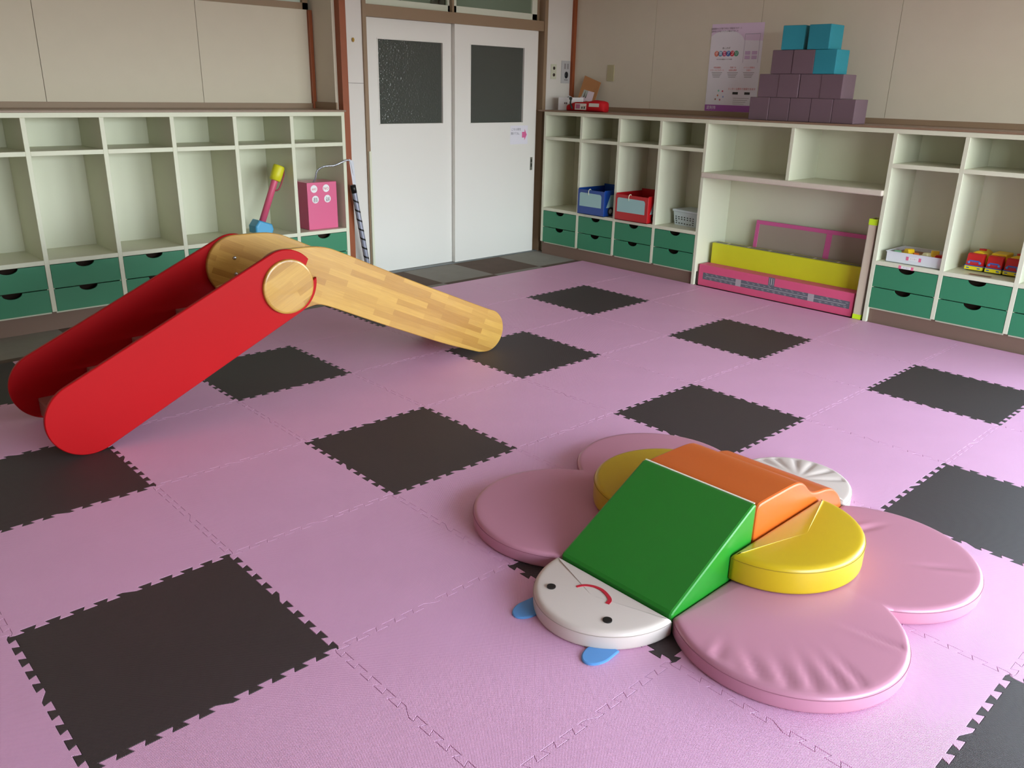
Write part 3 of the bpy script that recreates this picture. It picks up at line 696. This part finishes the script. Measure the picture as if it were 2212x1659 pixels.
for k, (u, v) in enumerate(((.25, .24), (.33, .235), (.24, .185), (.35, .17), (.20, .14), (.29, .135))): m.add([(q[0], q[1], 0) for q in arc(pw*u, ph*v, .007, 0, 330, 11)], [tuple(range(12))], k, False, PP(2))
m.build('dot_print', [mat('poster_d%d' % k, c, 0.5) for k, c in enumerate(MC)], po, recalc=False)

# switch plates, blank plate, hook
e = thing('outlet_plate', (5.06, 3.638, 1.435), 'small wall plate with two round black sockets right of the doors', 'wall plate')
MB().box(5.028, 5.094, 3.634, 3.64, 1.435, 1.553).build('plate', mat('plate_ivory', (196, 196, 176), 0.4), e, 0.0015)
for z in (1.522, 1.469):
    m = MB(); m.lathe([(0.013, 0), (0.012, 0.004)], 0, 18, Matrix.Translation((5.063, 3.6345, z)) @ Matrix.Rotation(PI/2, 4, 'X')); m.build('socket', mat('socket_dark', (52, 36, 28), 0.5), e)
e = thing('control_panel', (5.21, 3.638, 1.405), 'grey wall control panel with a black oval dial beside the corner', 'wall plate')
MB().box(5.155, 5.263, 3.633, 3.64, 1.405, 1.585).build('plate', mat('plate_grey', (182, 180, 182), 0.4), e, 0.0015)
m = MB(); m.box(5.187, 5.206, 3.6315, 3.633, 1.519, 1.562); m.box(5.222, 5.241, 3.6315, 3.633, 1.519, 1.562); m.build('indicator', mat('indicator_grey', (140, 134, 136), 0.5), e)
m = MB(); m.lathe([(0.028, 0), (0.026, 0.006), (0.022, 0.008)], 0, 24, Matrix.Translation((5.214, 3.633, 1.471)) @ Matrix.Rotation(PI/2, 4, 'X') @ Matrix.Diagonal((0.72, 1, 1, 1))); m.build('dial', mat('dial_black', (24, 26, 32), 0.3), e)
m = MB()
for k in range(5): m.box(5.192+k*.009, 5.198+k*.009, 3.6322, 3.633, 1.428, 1.436)
m.build('marking', mat('marking_dark', (90, 86, 88), 0.5), e)
o = MB().box(5.292, 5.30, 3.168, 3.240, 1.427, 1.553).box(5.290, 5.292, 3.192, 3.216, 1.455, 1.525).build('switch_plate', mat('plate_beige', (176, 166, 132), 0.45), None, 0.0015)
tag(o, 'beige light switch plate on the wall above the red tissue pouch', 'switch')
m = MB(); m.lathe([(0.004, 0), (0.009, 0.004), (0.010, 0.012), (0.006, 0.020), (0.001, 0.024)], 0, 14, Matrix.Translation((3.078, 3.64, 1.643)) @ Matrix.Rotation(PI/2, 4, 'X') @ Matrix.Diagonal((0.8, 1.5, 1, 1)))
tag(m.build('wall_hook', mat('hook_yellow', (196, 158, 70), 0.5)), 'small ochre hook high on the white wall left of the doors', 'hook')
# sign on the door
e = thing('paper_sign', (4.68, 3.641, 0.915), 'white paper sign with a pink arrow taped to the right door', 'sign')
DX = lambda k: (lambda p: Vector((4.578+p[0], 3.6408-0.0005*k, 0.9135+p[1])))
MB().box(4.578, 4.779, 3.6408, 3.6418, 0.9135, 1.0625).build('sheet', mat('sign_paper', (222, 218, 228), 0.5), e)
m = MB(); m.add([(x, y, 0) for x, y in ((.134, .052), (.163, .052), (.163, .030), (.19, .075), (.163, .122), (.163, .098), (.134, .098))], [tuple(range(7))], 0, False, DX(1)); m.build('arrow', mat('arrow_pink', (214, 100, 150), 0.5), e, recalc=False)
t = MB(); put_text(t, 'こちら側を', 0.0225, lambda p: DX(1)((p[0]+.066, p[1]+.118))); put_text(t, '開けてね。', 0.0225, lambda p: DX(1)((p[0]+.062, p[1]+.085))); t.build('lettering', mat('ink_grey_dark', (84, 82, 92), 0.5), e, recalc=False)

# tissue box, red pouch, leaning card
o = thing('tissue_box', (5.05, 3.435, WT), 'white paper tissue box at the corner end of the worktop', 'tissue box')
m = MB(); mr = Matrix.Translation((5.06, 3.44, WT)) @ Matrix.Rotation(math.radians(6), 4, 'Z'); m.box(-.06, .10, -.075, .07, 0, .102, 0, mr); m.build('box', WHITE, o, 0.003)
m = MB(); put_text(m, '●■', 0.02, lambda p: mr @ Vector((-.0608, -p[0]-.01, .055+p[1]))); m.build('print', mat('ink_brown', (96, 80, 80), 0.5), o, recalc=False)
m = MB(); m.add([(5.05, 3.40, WT+.1), (5.06, 3.47, WT+.1), (5.03, 3.42, WT+.118), (5.07, 3.45, WT+.114), (5.10, 3.43, WT+.1)], [(0,1,2),(1,3,2),(1,4,3),(4,0,2,3)], 0, True); m.build('tissue', WHITE, o, recalc=False)
pch = thing('fabric_pouch', (4.97, 3.16, WT), 'red fabric pouch with white picture patches lying on the worktop', 'pouch')
m = MB(); prof = []
P0 = [(2.955, .052, .030), (2.965, .078, .042), (3.00, .086, .05), (3.06, .090, .052), (3.12, .078, .052), (3.20, .072, .052), (3.27, .070, .050), (3.30, .062, .042), (3.315, .056, .034), (3.33, .056, .040), (3.355, .046, .036), (3.372, .026, .018)]
vs = []; n = 16
for y, h, dd in P0:
    for k in range(n):
        a = 2*PI*k/n; ca, sa = math.cos(a), math.sin(a); vs.append((4.975+dd*(abs(ca)**.6)*(1 if ca > 0 else -1), y, WT+h/2+h/2*(abs(sa)**.6)*(1 if sa > 0 else -1)))
fs = [(i*n+k, i*n+(k+1) % n, (i+1)*n+(k+1) % n, (i+1)*n+k) for i in range(len(P0)-1) for k in range(n)]+[tuple(range(n-1, -1, -1)), tuple((len(P0)-1)*n+k for k in range(n))]
m.add(vs, fs, 0, True); m.build('body', mat('pouch_red', (184, 18, 28), 0.7, 0.3, bump=(60, 0.3, 0.003)), pch)
m = MB()
for y0, y1, z0, z1, mi in ((3.122, 3.246, .012, .060, 0), (2.988, 3.095, .038, .064, 0), (3.19, 3.236, .020, .054, 1), (3.135, 3.15, .02, .04, 2), (3.16, 3.175, .02, .038, 2)):
    x = 4.922-0.0008*(mi > 0); m.add([(x, y1, WT+z0), (x, y0, WT+z0), (x+.002, y0, WT+z1), (x+.002, y1, WT+z1)], [(0,1,2,3)], mi)
m.build('patch', [mat('patch_white', (208, 200, 190), 0.6), mat('patch_rose', (170, 90, 120), 0.6), mat('patch_dark', (70, 70, 60), 0.6)], pch, recalc=False)
m = MB(); m.tube([tuple(v) for v in spline([(4.94, 3.31, WT+.085), (4.925, 3.30, WT+.06), (4.92, 3.285, WT+.04), (4.925, 3.275, WT+.015)], 4)], 0.007); m.lathe([(.004, -.013), (.012, -.007), (.014, 0), (.012, .008), (.004, .013)], 0, 14, Matrix.Translation((4.94, 3.312, WT+.095))); m.build('toggle_cord', mat('toggle_black', (28, 34, 30), 0.5), pch)
crd = thing('picture_card', (5.2, 3.33, WT), 'brown cardboard picture leaning on the wall behind the red pouch', 'card')
cm = [Vector((5.02+.15, 3.485, WT+.001)), Vector((5.02+.15, 3.285, WT+.001)), Vector((5.262, 3.285-.008, 1.415)), Vector((5.262, 3.478-.02, 1.47))]
cn = Vector((-0.92, 0, 0.36)).normalized()*0.004
m = MB(); m.add([*cm, *[c-cn for c in cm]], [(0,1,2,3),(4,7,6,5),(0,4,5,1),(1,5,6,2),(2,6,7,3),(3,7,4,0)]); m.build('board', mat('card_brown', (176, 124, 82), 0.7, 0.2), crd)
def cpt(u, v): 
    a = cm[0].lerp(cm[1], u); b = cm[3].lerp(cm[2], u); return a.lerp(b, v)+cn*.15
m = MB()
for (u0, u1, v0, v1, mi) in ((.18, .52, .38, .62, 0), (.46, .86, .30, .62, 1), (.12, .5, .28, .40, 1), (.30, .36, .40, .6, 2), (.42, .47, .38, .56, 2)): m.add([cpt(u0, v0), cpt(u1, v0), cpt(u1-.02, v1), cpt(u0+.03, v1)], [(0,1,2,3)], mi)
for mi in range(1): pass
for i_, v_ in enumerate(m.v): m.v[i_] = v_+cn*(0.15*(i_//4))
m.build('picture_print', [mat('print_grey', (178, 184, 178), 0.6), mat('print_pale', (224, 206, 216), 0.6), mat('print_dark', (76, 70, 64), 0.6)], crd, recalc=False)

# ================================================================== THINGS IN THE RIGHT LOCKERS
SZ = 0.3935
TAPEC = mat('window_tint', (150, 186, 186), 0.35, 0.5); TYRE = mat('tyre_black', (26, 26, 28), 0.5); HUB = mat('hub_grey', (170, 170, 172), 0.5)
def bus_box(y0, y1, h, mt, inner, lab, dpt=0.33):
    x0 = 4.832; e = thing('toy_bus_box', ((x0+dpt/2), (y0+y1)/2, SZ), lab, 'storage box', 'bus shaped storage boxes'); t = 0.006
    b = MB(); b.box(x0, x0+dpt, y0, y1, SZ, SZ+.006); b.box(x0, x0+t, y0, y1, SZ, SZ+h); b.box(x0+dpt-t, x0+dpt, y0, y1, SZ, SZ+h*1.12); b.box(x0+t, x0+dpt-t, y0, y0+t, SZ, SZ+h*1.04); b.box(x0+t, x0+dpt-t, y1-t, y1, SZ, SZ+h*1.04)
    b.build('body', mt, e, 0.001, 1)
    w = y1-y0; pts = [(y1-.02, SZ+.065), (y0+.028, SZ+.065), (y0+.028, SZ+h-.045), (y0+.034, SZ+h-.032), (y0+.045, SZ+h-.027), (y1-.03, SZ+h-.024), (y1-.02, SZ+h-.034)]
    MB().add([(x0-.001, a, z) for a, z in pts], [tuple(range(len(pts)))]).build('window_print', TAPEC, e, recalc=False)
    pts = [(x0+.03, SZ+.07), (x0+.16, SZ+.07), (x0+.16, SZ+h-.03), (x0+.075, SZ+h-.03)]
    MB().add([(a, y0-.001, z) for a, z in pts], [tuple(range(4))]).build('side_window_print', TAPEC, e, recalc=False)
    m = MB(); c = (x0+.085, SZ+.04)
    m.add([(q[0], y0-.001, q[1]) for q in arc(c[0], c[1], .036, 0, 345, 23)], [tuple(range(24))], 0); m.add([(q[0], y0-.0016, q[1]) for q in arc(c[0], c[1], .019, 0, 345, 23)], [tuple(range(24))], 1)
    m.build('wheel_print', [TYRE, HUB], e, recalc=False)
    m = MB(); yh = y1-w*.42; m.tube([(x0-.004, yh, SZ+h-.04), (x0-.006, yh, SZ+h-.01), (x0-.002, yh-.004, SZ+h+.006), (x0+.008, yh-.008, SZ+h+.008), (x0+.012, yh-.01, SZ+h-.004)], 0.0025); m.build('paper_clip', mat('clip_ivory', (226, 228, 196), 0.4), e)
    return e
bus_box(2.80, 3.083, 0.198, mat('box_blue', (22, 62, 140), 0.3, 0.5), None, 'blue bus shaped storage box in the second locker column from the doors')
bus_box(2.36, 2.682, 0.198, mat('box_red', (176, 24, 30), 0.3, 0.5), None, 'red bus shaped storage box in the third locker column from the doors')
# plastic basket with lid
e = thing('plastic_basket', (5.08, 2.11, SZ), 'pale blue lidded plastic basket with square holes in the fourth locker column', 'basket')
mr = Matrix.Translation((5.085, 2.105, SZ)) @ Matrix.Rotation(math.radians(-8), 4, 'Z'); BK = mat('basket_blue', (196, 208, 214), 0.4)
m = MB(); a0, b0, a1, b1, h = .085, .118, .095, .130, .105
holes = {(r_, c_) for r_ in range(4) for c_ in range(7) if r_ in (0, 2, 3) or c_ in (0, 6)}
nu, nv = 17, 10
def bpt(u, v): return (-(a0+(a1-a0)*v), (b0+(b1-b0)*v)*(1-2*u), v*h)
for iu in range(nu):
    for iv in range(nv):
        if iu % 2 == 0 or iu < 1 or iu > 15 or iv % 2 == 1 or iv == 0 and False: keep = True
        else: keep = ((3-(iv//2 if iv < 8 else 9)), (iu-1)//2) not in {(3-r_, c_ if True else 0) for r_, c_ in holes} if (iu-1)//2 < 7 else True
        if keep: m.add([bpt(iu/nu, .12+iv/nv*.75), bpt((iu+1)/nu, .12+iv/nv*.75), bpt((iu+1)/nu, .12+(iv+1)/nv*.75), bpt(iu/nu, .12+(iv+1)/nv*.75)], [(0,1,2,3)], 0, False, mr)
for v0, v1 in ((0, .12), (.87, 1)): m.add([bpt(0, v0), bpt(1, v0), bpt(1, v1), bpt(0, v1)], [(0,1,2,3)], 0, False, mr)
m.add([(-a0, -b0, 0), (a0, -b0, 0), (a1, -b1, h), (-a1, -b1, h), (a0, b0, 0), (-a0, b0, 0), (-a1, b1, h), (a1, b1, h)], [(0,1,2,3), (4,5,6,7), (1,4,7,2), (0,5,4,1)], 0, False, mr)
m.build('basket_body', BK, e, recalc=False)
MB().box(-.103, .103, -.138, .138, h-.004, h+.014, 0, mr).build('lid', BK, e, 0.006, 3)
MB().box(-a0+.012, a0-.01, -b0+.01, b0-.01, .004, .085, 0, mr).build('contents', mat('basket_dark', (92, 96, 96), 0.8), e)
# pink box with a taped-on road, yellow box, taped grid panel, beige tube
e = thing('cardboard_box', (4.94, 1.29, 0), 'long pink box with a printed toy road along its front, in the floor bay', 'box')
PKB = mat('box_pink', (214, 86, 124), 0.5, 0.4, var=0.05); x0 = 4.888
MB().box(x0, 4.998, 0.694, 1.886, 0.0005, 0.157).build('box', PKB, e, 0.003)
RG = mat('road_grey', (96, 98, 108), 0.6); RW = mat('road_white', (214, 208, 206), 0.6); RP = mat('road_crossing', (170, 160, 166), 0.6)
m = MB(); q = lambda a, b, c, d, mi, k: m.add([(x0-.0006*k, a, c), (x0-.0006*k, b, c), (x0-.0006*k, b, d), (x0-.0006*k, a, d)], [(0,1,2,3)], mi)
q(1.846, .715, .050, .100, 0, 1); q(1.31, 1.262, .10, .157, 0, 1)
q(1.82, .74, .0735, .0755, 1, 2)
for yc in (1.545, .985): q(yc+.022, yc-.022, .050, .100, 2, 3)
for k in range(26):
    y = 1.83-k*.043
    if abs(y-1.545) < .04 or abs(y-.985) < .04: continue
    q(y, y-.02, .062, .0635, 1, 2); q(y-.012, y-.03, .0865, .088, 1, 2); q(y-.005, y-.02, .053, .0543, 1, 2) if k % 2 else q(y-.005, y-.02, .0955, .097, 1, 2)
q(1.288, 1.284, .104, .152, 1, 2); q(1.302, 1.300, .104, .152, 1, 2); q(1.272, 1.270, .104, .152, 1, 2)
m.build('road_tape', [RG, RW, RP], e, recalc=False)
e = thing('cardboard_box', (5.05, 1.3, 0), 'long yellow box with a grey tape road on top, standing behind the pink box', 'box')
MB().box(5.002, 5.095, 0.71, 1.868, 0.0005, 0.306).build('box', mat('box_yellow', (206, 206, 36), 0.45, 0.4, var=0.05, bump=(14, 0.3, 0.004)), e, 0.004)
m = MB(); m.box(5.03, 5.072, 0.715, 1.862, 0.306, 0.3068); m.build('road_tape', RG, e)
m = MB(); m.box(5.050, 5.0515, 0.72, 1.85, 0.3068, 0.3072)
for k in range(6): m.box(5.032, 5.07, 0.9+k*.17, 0.915+k*.17, 0.3068, 0.3073)
m.build('road_marking', RW, e)
e = thing('grid_panel', (5.16, 1.14, 0), 'grey panel edged with pink tape standing at the back of the floor bay', 'panel')
lean = lambda p: Vector((5.13+p[0]+p[2]*0.09, p[1], p[2]))
MB().box(0, .006, .655, 1.618, 0.001, .484, 0, lean).build('sheet', mat('panel_grey', (158, 142, 130), 0.7, bump=(300, 0.4, 0.002)), e)
PT = mat('tape_pink', (206, 92, 150), 0.45)
m = MB(); m.box(-.002, .008, .650, 1.622, .462, .489, 0, lean); m.box(-.002, .008, 1.592, 1.622, .002, .462, 0, lean); m.box(-.002, .008, 1.035, 1.077, .002, .462, 0, lean); m.box(-.002, .008, .650, .672, .002, .462, 0, lean); m.build('pink_tape', PT, e, 0.001, 1)
e = thing('cardboard_tube', (4.92, .645, 0), 'tall beige square cardboard tube with neon yellow ends leaning on the locker side', 'tube')
m = MB(); lt = lambda p: Vector((4.868+p[0]+p[2]*0.025, p[1], p[2]))
for a in ((0, .004, .624, .676), (.086, .09, .624, .676), (0, .09, .624, .628), (0, .09, .672, .676)): m.box(a[0], a[1], a[2], a[3], .0015, .636, 0, lt)
m.build('tube_body', mat('tube_beige', (206, 192, 172), 0.6, 0.3), e)
m = MB()
for z0, z1 in ((.0012, .032), (.602, .638)):
    for a in ((-.001, .0, .623, .677), (.09, .091, .623, .677), (0, .09, .623, .624), (0, .09, .676, .677)): m.box(a[0], a[1], a[2], a[3], z0, z1, 0, lt)
for a in ((0, .004, .624, .676), (.086, .09, .624, .676), (0.004, .086, .624, .628), (0.004, .086, .672, .676)): m.box(a[0], a[1], a[2], a[3], .636, .6385, 0, lt)
m.build('neon_tape', mat('tape_neon', (206, 244, 40), 0.4), e)
# white tray with small toys
e = thing('toy_tray', (5.02, .375, SZ), 'white plastic tray of small toy cars in the locker next to the beige tube', 'tray')
TWH = mat('tray_white', (216, 218, 224), 0.4); m = MB(); ty0, ty1, tx0, tx1 = .207, .540, 4.892, 5.16
m.box(tx0, tx1, ty0, ty1, SZ, SZ+.004); m.box(tx0, tx0+.004, ty0, ty1, SZ, SZ+.066); m.box(tx1-.004, tx1, ty0, ty1, SZ, SZ+.066); m.box(tx0, tx1, ty0, ty0+.004, SZ, SZ+.066); m.box(tx0, tx1, ty1-.004, ty1, SZ, SZ+.066)
m.box(tx0-.005, tx0, ty0-.003, ty1+.005, SZ+.062, SZ+.067); m.box(tx0-.005, tx1, ty1, ty1+.005, SZ+.062, SZ+.067)
m.build('tray_body', TWH, e, 0.001, 1)
def label(P, w, h, parent, txt='ミニカー'):
    m = MB(); m.add([P(-w/2, -h/2, 0), P(w/2, -h/2, 0), P(w/2, h/2, 0), P(-w/2, h/2, 0)], [(0,1,2,3)], 0)
    for s in (-1, 1): m.add([P(s*w*.5-(w*.1), -h*.62, 1), P(s*w*.5+(w*.1), -h*.62, 1), P(s*w*.5+(w*.1), h*.62, 1), P(s*w*.5-(w*.1), h*.62, 1)], [(0,1,2,3)], 1)
    put_text(m, txt, h*.62, lambda p: P(p[0], p[1], 1), 2)
    return m.build('name_label', [WHITE, mat('label_pink', (222, 104, 140), 0.5), INKD], parent, recalc=False)
label(lambda u, v, k: Vector((tx0-.0012-.0005*k, .372-u, SZ+.036+v)), .074, .018, e)
label(lambda u, v, k: Vector((XF-.001-.0005*k, .395-u, .377+v)), .074, .016, LC)
def toy_car(x, y, rz, mt, lab, L=.06, W=.032, H=.026, z=SZ+.046):
    e = thing('toy_car', (x, y, z), lab, 'toy car', 'small toy cars in the white tray'); mr = Matrix.Translation((x, y, z)) @ Matrix.Rotation(math.radians(rz), 4, 'Z')
    pts = [(-L/2, .005), (L/2, .005), (L/2, .014), (L*.28, .016), (L*.16, H), (-L*.25, H), (-L*.38, .016), (-L/2, .014)]
    MB().prism(pts, [(0.001, -W/2), (0, -W/2+.003), (0, W/2-.003), (.001, W/2)], 0, lambda p: mr @ Vector((p[0], p[2], p[1]))).build('car_body', mt, e, 0.002)
    m = MB()
    for sx in (-.3, .3):
        for sy in (-1, 1): m.lathe([(.006, -.003), (.006, .003)], 0, 12, mr @ Matrix.Translation((sx*L, sy*W/2, .006)) @ Matrix.Rotation(PI/2, 4, 'X'))
    m.build('wheels', TYRE, e)
TY = mat('toy_yellow', (238, 196, 30), 0.35); TR = mat('toy_red', (196, 32, 34), 0.35); TG = mat('toy_green', (110, 170, 130), 0.4); TC = mat('toy_cream', (222, 216, 170), 0.4); TB = mat('toy_blue', (50, 96, 190), 0.35)
tray_fill = MB().box(tx0+.006, tx1-.006, ty0+.006, ty1-.006, SZ+.005, SZ+.044)
tag(tray_fill.build('toy_parts', mat('toy_mixed', (170, 120, 84), 0.6, var=0.5)), 'jumble of small toy pieces filling the white tray', 'toys', None, 'stuff')
toy_car(4.955, .432, 60, TY, 'bright yellow toy car on the left half of the white tray', .075, .045, .04)
toy_car(4.99, .29, 20, TY, 'yellow toy car behind the cream one in the white tray', .07, .045, .044)
toy_car(4.95, .325, 75, TC, 'cream toy car in the middle of the white tray', .06, .04, .032)
toy_car(4.945, .245, 80, TR, 'red toy car at the right end of the white tray', .075, .045, .03)
toy_car(4.95, .385, 30, mat('toy_orange', (216, 110, 40), 0.4), 'orange toy car beside the bright yellow one in the white tray', .045, .03, .022)
toy_car(4.945, .497, 40, TG, 'pale green toy piece at the left end of the white tray', .05, .04, .022)
# three toy buses
def toy_bus(y0, w, lab, hump):
    x0 = 5.013; e = thing('toy_truck', (x0+.08, y0+w/2, SZ), lab, 'toy truck', 'toy trucks lined up in the locker'); y1 = y0+w; z = SZ
    m = MB(); pts = [(x0, z+.012), (x0+.05, z+.012), (x0+.05, z+.102), (x0+.016, z+.102), (x0+.008, z+.096), (x0-.002, z+.045)]
    m.prism(pts, [(.006, 0), (.001, .003), (0, .008), (0, w-.008), (.001, w-.003), (.006, w)], 0, lambda p: Vector((p[0], y0+p[2], p[1]))); m.build('cab', TR, e)
    MB().box(x0-.006, x0+.05, y0-.002, y1+.002, z+.008, z+.03).build('bumper', mat('toy_lemon', (236, 220, 40), 0.35), e, 0.003)
    m = MB(); m.box(x0-.0065, x0+.03, y0-.0025, y1+.0025, z+.030, z+.0345); m.build('trim_stripe', TB, e)
    m = MB(); m.add([(x0-.0022+.0085*(v), y, z+.056+.016*v) for v, y in ((0, y0+w*.2), (0, y0+w*.8), (1, y0+w*.8), (1, y0+w*.2))], [(0,1,2,3)]); m.build('windshield', TB, e, recalc=False)
    for s in (.18, .82):
        q_ = MB(); q_.lathe([(.008, 0), (.007, .003)], 0, 14, Matrix.Translation((x0-.0005, y0+w*s, z+.05)) @ Matrix.Rotation(-PI/2, 4, 'Y')); q_.build('headlight', mat('toy_skyblue', (90, 140, 214), 0.3), e)
        MB().box(x0-.0068, x0-.0055, y0+w*s-.008, y0+w*s+.008, z+.016, z+.022).build('fog_light', TB, e)
    m = MB()
    for k in range(3): m.box(x0-.0016, x0+.001, y0+w*.32, y0+w*.68, z+.040+k*.006, z+.0418+k*.006)
    m.build('grille', mat('toy_mauve', (150, 90, 150), 0.4), e)
    m = MB()
    if hump:
        m.lathe([(.05, 0), (.052, .02), (.05, .14), (.042, .155)], 0, 20, Matrix.Translation((x0+.04, y0+w/2, z+.062)) @ Matrix.Rotation(PI/2, 4, 'Y')); m.build('tank', TY, e)
        m = MB(); m.lathe([(.02, 0), (.02, .008)], 0, 16, Matrix.Translation((x0+.11, y0+w/2, z+.112))); m.build('tank_cap', TR, e)
    else:
        m.box(x0+.052, x0+.18, y0, y1, z+.03, z+.112); m.build('cargo_box', TY, e, 0.008, 3)
    m = MB()
    for sx in (.035, .13):
        for yy in (y0+.002, y1-.002): m.lathe([(.013, -.006), (.013, .006)], 0, 16, Matrix.Translation((x0+sx, yy, z+.0135)) @ Matrix.Rotation(PI/2, 4, 'X'))
    m.build('wheels', TYRE, e)
toy_bus(.024, .094, 'red and yellow toy truck with a humped yellow tank, leftmost of the three trucks', True)
toy_bus(-.078, .084, 'red and yellow toy truck with a boxy yellow back, middle of the three trucks', False)
toy_bus(-.175, .084, 'red and yellow toy truck half hidden by the locker divider, rightmost of the three', True)
e = thing('picture_card', (4.93, 0, SZ), 'flat picture card taped on the shelf in front of the toy trucks', 'card')
m = MB(); m.add([(4.884, .075, SZ), (4.884, -.085, SZ), (4.965, -.085, SZ), (4.965, .075, SZ)], [(0,1,2,3)]); 
for i_ in range(4): m.v[i_].z += .0006
m.build('card_sheet', mat('card_cream', (206, 200, 180), 0.35), e, recalc=False)
m = MB(); m.add([(4.892, .055, SZ+.001), (4.892, -.065, SZ+.001), (4.93, -.065, SZ+.001), (4.93, .055, SZ+.001)], [(0,1,2,3)]); m.build('card_print', mat('card_print_brown', (124, 88, 70), 0.5, var=.4), e, recalc=False)

# ================================================================== THINGS IN THE LEFT LOCKER
e = thing('toy_fuel_pump', (2.745, 3.65, SZ), 'pink box toy fuel pump with four round stickers and a silver hose', 'toy')
HP = mat('pump_pink', (214, 92, 134), 0.35, 0.5, coat=.3); fx0, fx1, fy, fz1 = 2.630, 2.862, 3.585, .715
m = MB(); m.box(fx0, fx1, fy, fy+.17, SZ, fz1); m.build('box', HP, e, 0.003)
FX = lambda cx, cz, k: (lambda p: Vector((cx+p[0], fy-.0008-.0006*k, cz+p[1])))
for cx, cz, tx, col in ((2.683, .672, 'OFF', CRIMSON), (2.778, .672, 'ON', CRIMSON), (2.690, .600, '録', INKD), (2.785, .600, '終', INKD)):
    d = MB(); d.add([(q_[0], q_[1], 0) for q_ in arc(0, 0, .026, 0, 350, 35)], [tuple(range(36))], 0, False, FX(cx, cz, 0)); dd = d.build('sticker', WHITE, e, recalc=False)
    t = MB(); g_ = FX(cx, cz, 1); put_text(t, tx, .026 if len(tx) == 2 else (.021 if len(tx) == 3 else .036), lambda p, g_=g_: g_((-p[0], -p[1]))); t.build('lettering', col, dd, recalc=False)
SIL = mat('silver_tape', (186, 190, 200), 0.22, 0.5, metal=0.8, bump=(220, 0.6, 0.003))
hp = [(2.69, 3.60, .715), (2.70, 3.585, .745), (2.705, 3.575, .785), (2.722, 3.565, .808), (2.75, 3.55, .822), (2.782, 3.54, .826), (2.813, 3.53, .827), (2.842, 3.52, .837), (2.875, 3.515, .850), (2.908, 3.512, .861), (2.935, 3.512, .858)]
m = MB(); m.tube([tuple(v) for v in spline(hp, 5)], .0062); m.build('hose', SIL, e)
m = MB(); hp2 = [(2.932, 3.508, .857), (2.943, 3.508, .83), (2.955, 3.51, .77), (2.97, 3.525, .72), (2.985, 3.535, .69)]
m.tube([tuple(v) for v in spline(hp2, 5)], .005); m.add([(2.925, 3.507, .87), (2.962, 3.507, .85), (2.975, 3.51, .69), (2.948, 3.51, .70)], [(0,1,2,3)]); m.build('plastic_ribbon', mat('ribbon_white', (206, 206, 214), 0.25), e, recalc=False)
a = Vector((2.972, 3.545, .685)); b = Vector((3.098, 3.56, FZ)); ax = (b-a).normalized(); N = 60
m = MB(); m.tube([a.lerp(b, k/N) for k in range(N+1)], .0185, 0, 20); m.build('nozzle_rod', mat('rod_silver', (158, 160, 176), 0.35, 0.5, metal=.5), e)
s1 = ax.cross(Vector((0,1,0))).normalized(); s2_ = ax.cross(s1)
m = MB(); hel = []
for k in range(420):
    t = .06+k/420*.64*1.0; an = -k/420*2*PI*9.2; hel.append((t, an))
vs = []; fs = []
for i_, (t, an) in enumerate(hel):
    for off in (0, .014):
        c = a+ax*(t+off); r_ = s1*math.cos(an)+s2_*math.sin(an); vs.append(c+r_*.0192)
for i_ in range(len(hel)-1): fs.append((2*i_, 2*i_+2, 2*i_+3, 2*i_+1))
m.add(vs, fs, 0, True); m.tube([a, a+ax*.055], .0195, 0, 20); m.build('black_tape', BLACK, e, recalc=False)
# toy hammer / microphone shape
e = thing('toy_microphone', (2.31, 3.64, SZ), 'toy microphone with yellow head, pink handle and blue foot leaning inside a cubby', 'toy')
a = Vector((2.302, 3.635, .462)); b = Vector((2.462, 3.635, .835)); ax = (b-a).normalized()
q_ = ax.to_track_quat('Z', 'Y').to_matrix().to_4x4(); ma = Matrix.Translation(a) @ q_
L_ = (b-a).length
m = MB(); m.lathe([(.022, -.02), (.022, L_-.10), (.020, L_-.08)], 0, 20, ma); m.build('handle', mat('mic_pink', (206, 84, 116), 0.45, bump=(200, .2, .002)), e)
m = MB(); m.lathe([(.028, L_-.105), (.037, L_-.10), (.039, L_-.06), (.039, L_-.012), (.035, L_-.002), (.02, L_)], 0, 24, ma); m.build('head', mat('mic_yellow', (214, 208, 34), 0.45, bump=(90, .3, .003)), e)
m = MB(); st = [a+ax*(L_-.03)+Vector((.036, -.012, 0)), a+ax*(L_-.08)+Vector((.045, -.02, 0)), a+ax*(L_-.15)+Vector((.036, -.02, -.01)), a+ax*(L_-.175)+Vector((.020, -.012, 0))]
m.tube([tuple(v) for v in spline(st, 5)], .005); m.build('strap', mat('mic_strap', (150, 50, 66), 0.5), e)
m = MB(); hx = [(-.068, -.002), (-.058, -.048), (.058, -.040), (.066, -.004), (.05, .03), (-.045, .044)]
mx = Matrix.Translation((2.302, 3.585, .441)) @ Matrix.Rotation(math.radians(12), 4, 'Y')
m.prism([(p[0], p[1]) for p in hx], [(.008, 0), (0, .008), (0, .10), (.006, .108)], 0, lambda p: mx @ Vector((p[0], p[2], p[1]))); m.build('foot', mat('mic_blue', (74, 156, 200), 0.4), e, 0.006, 3)
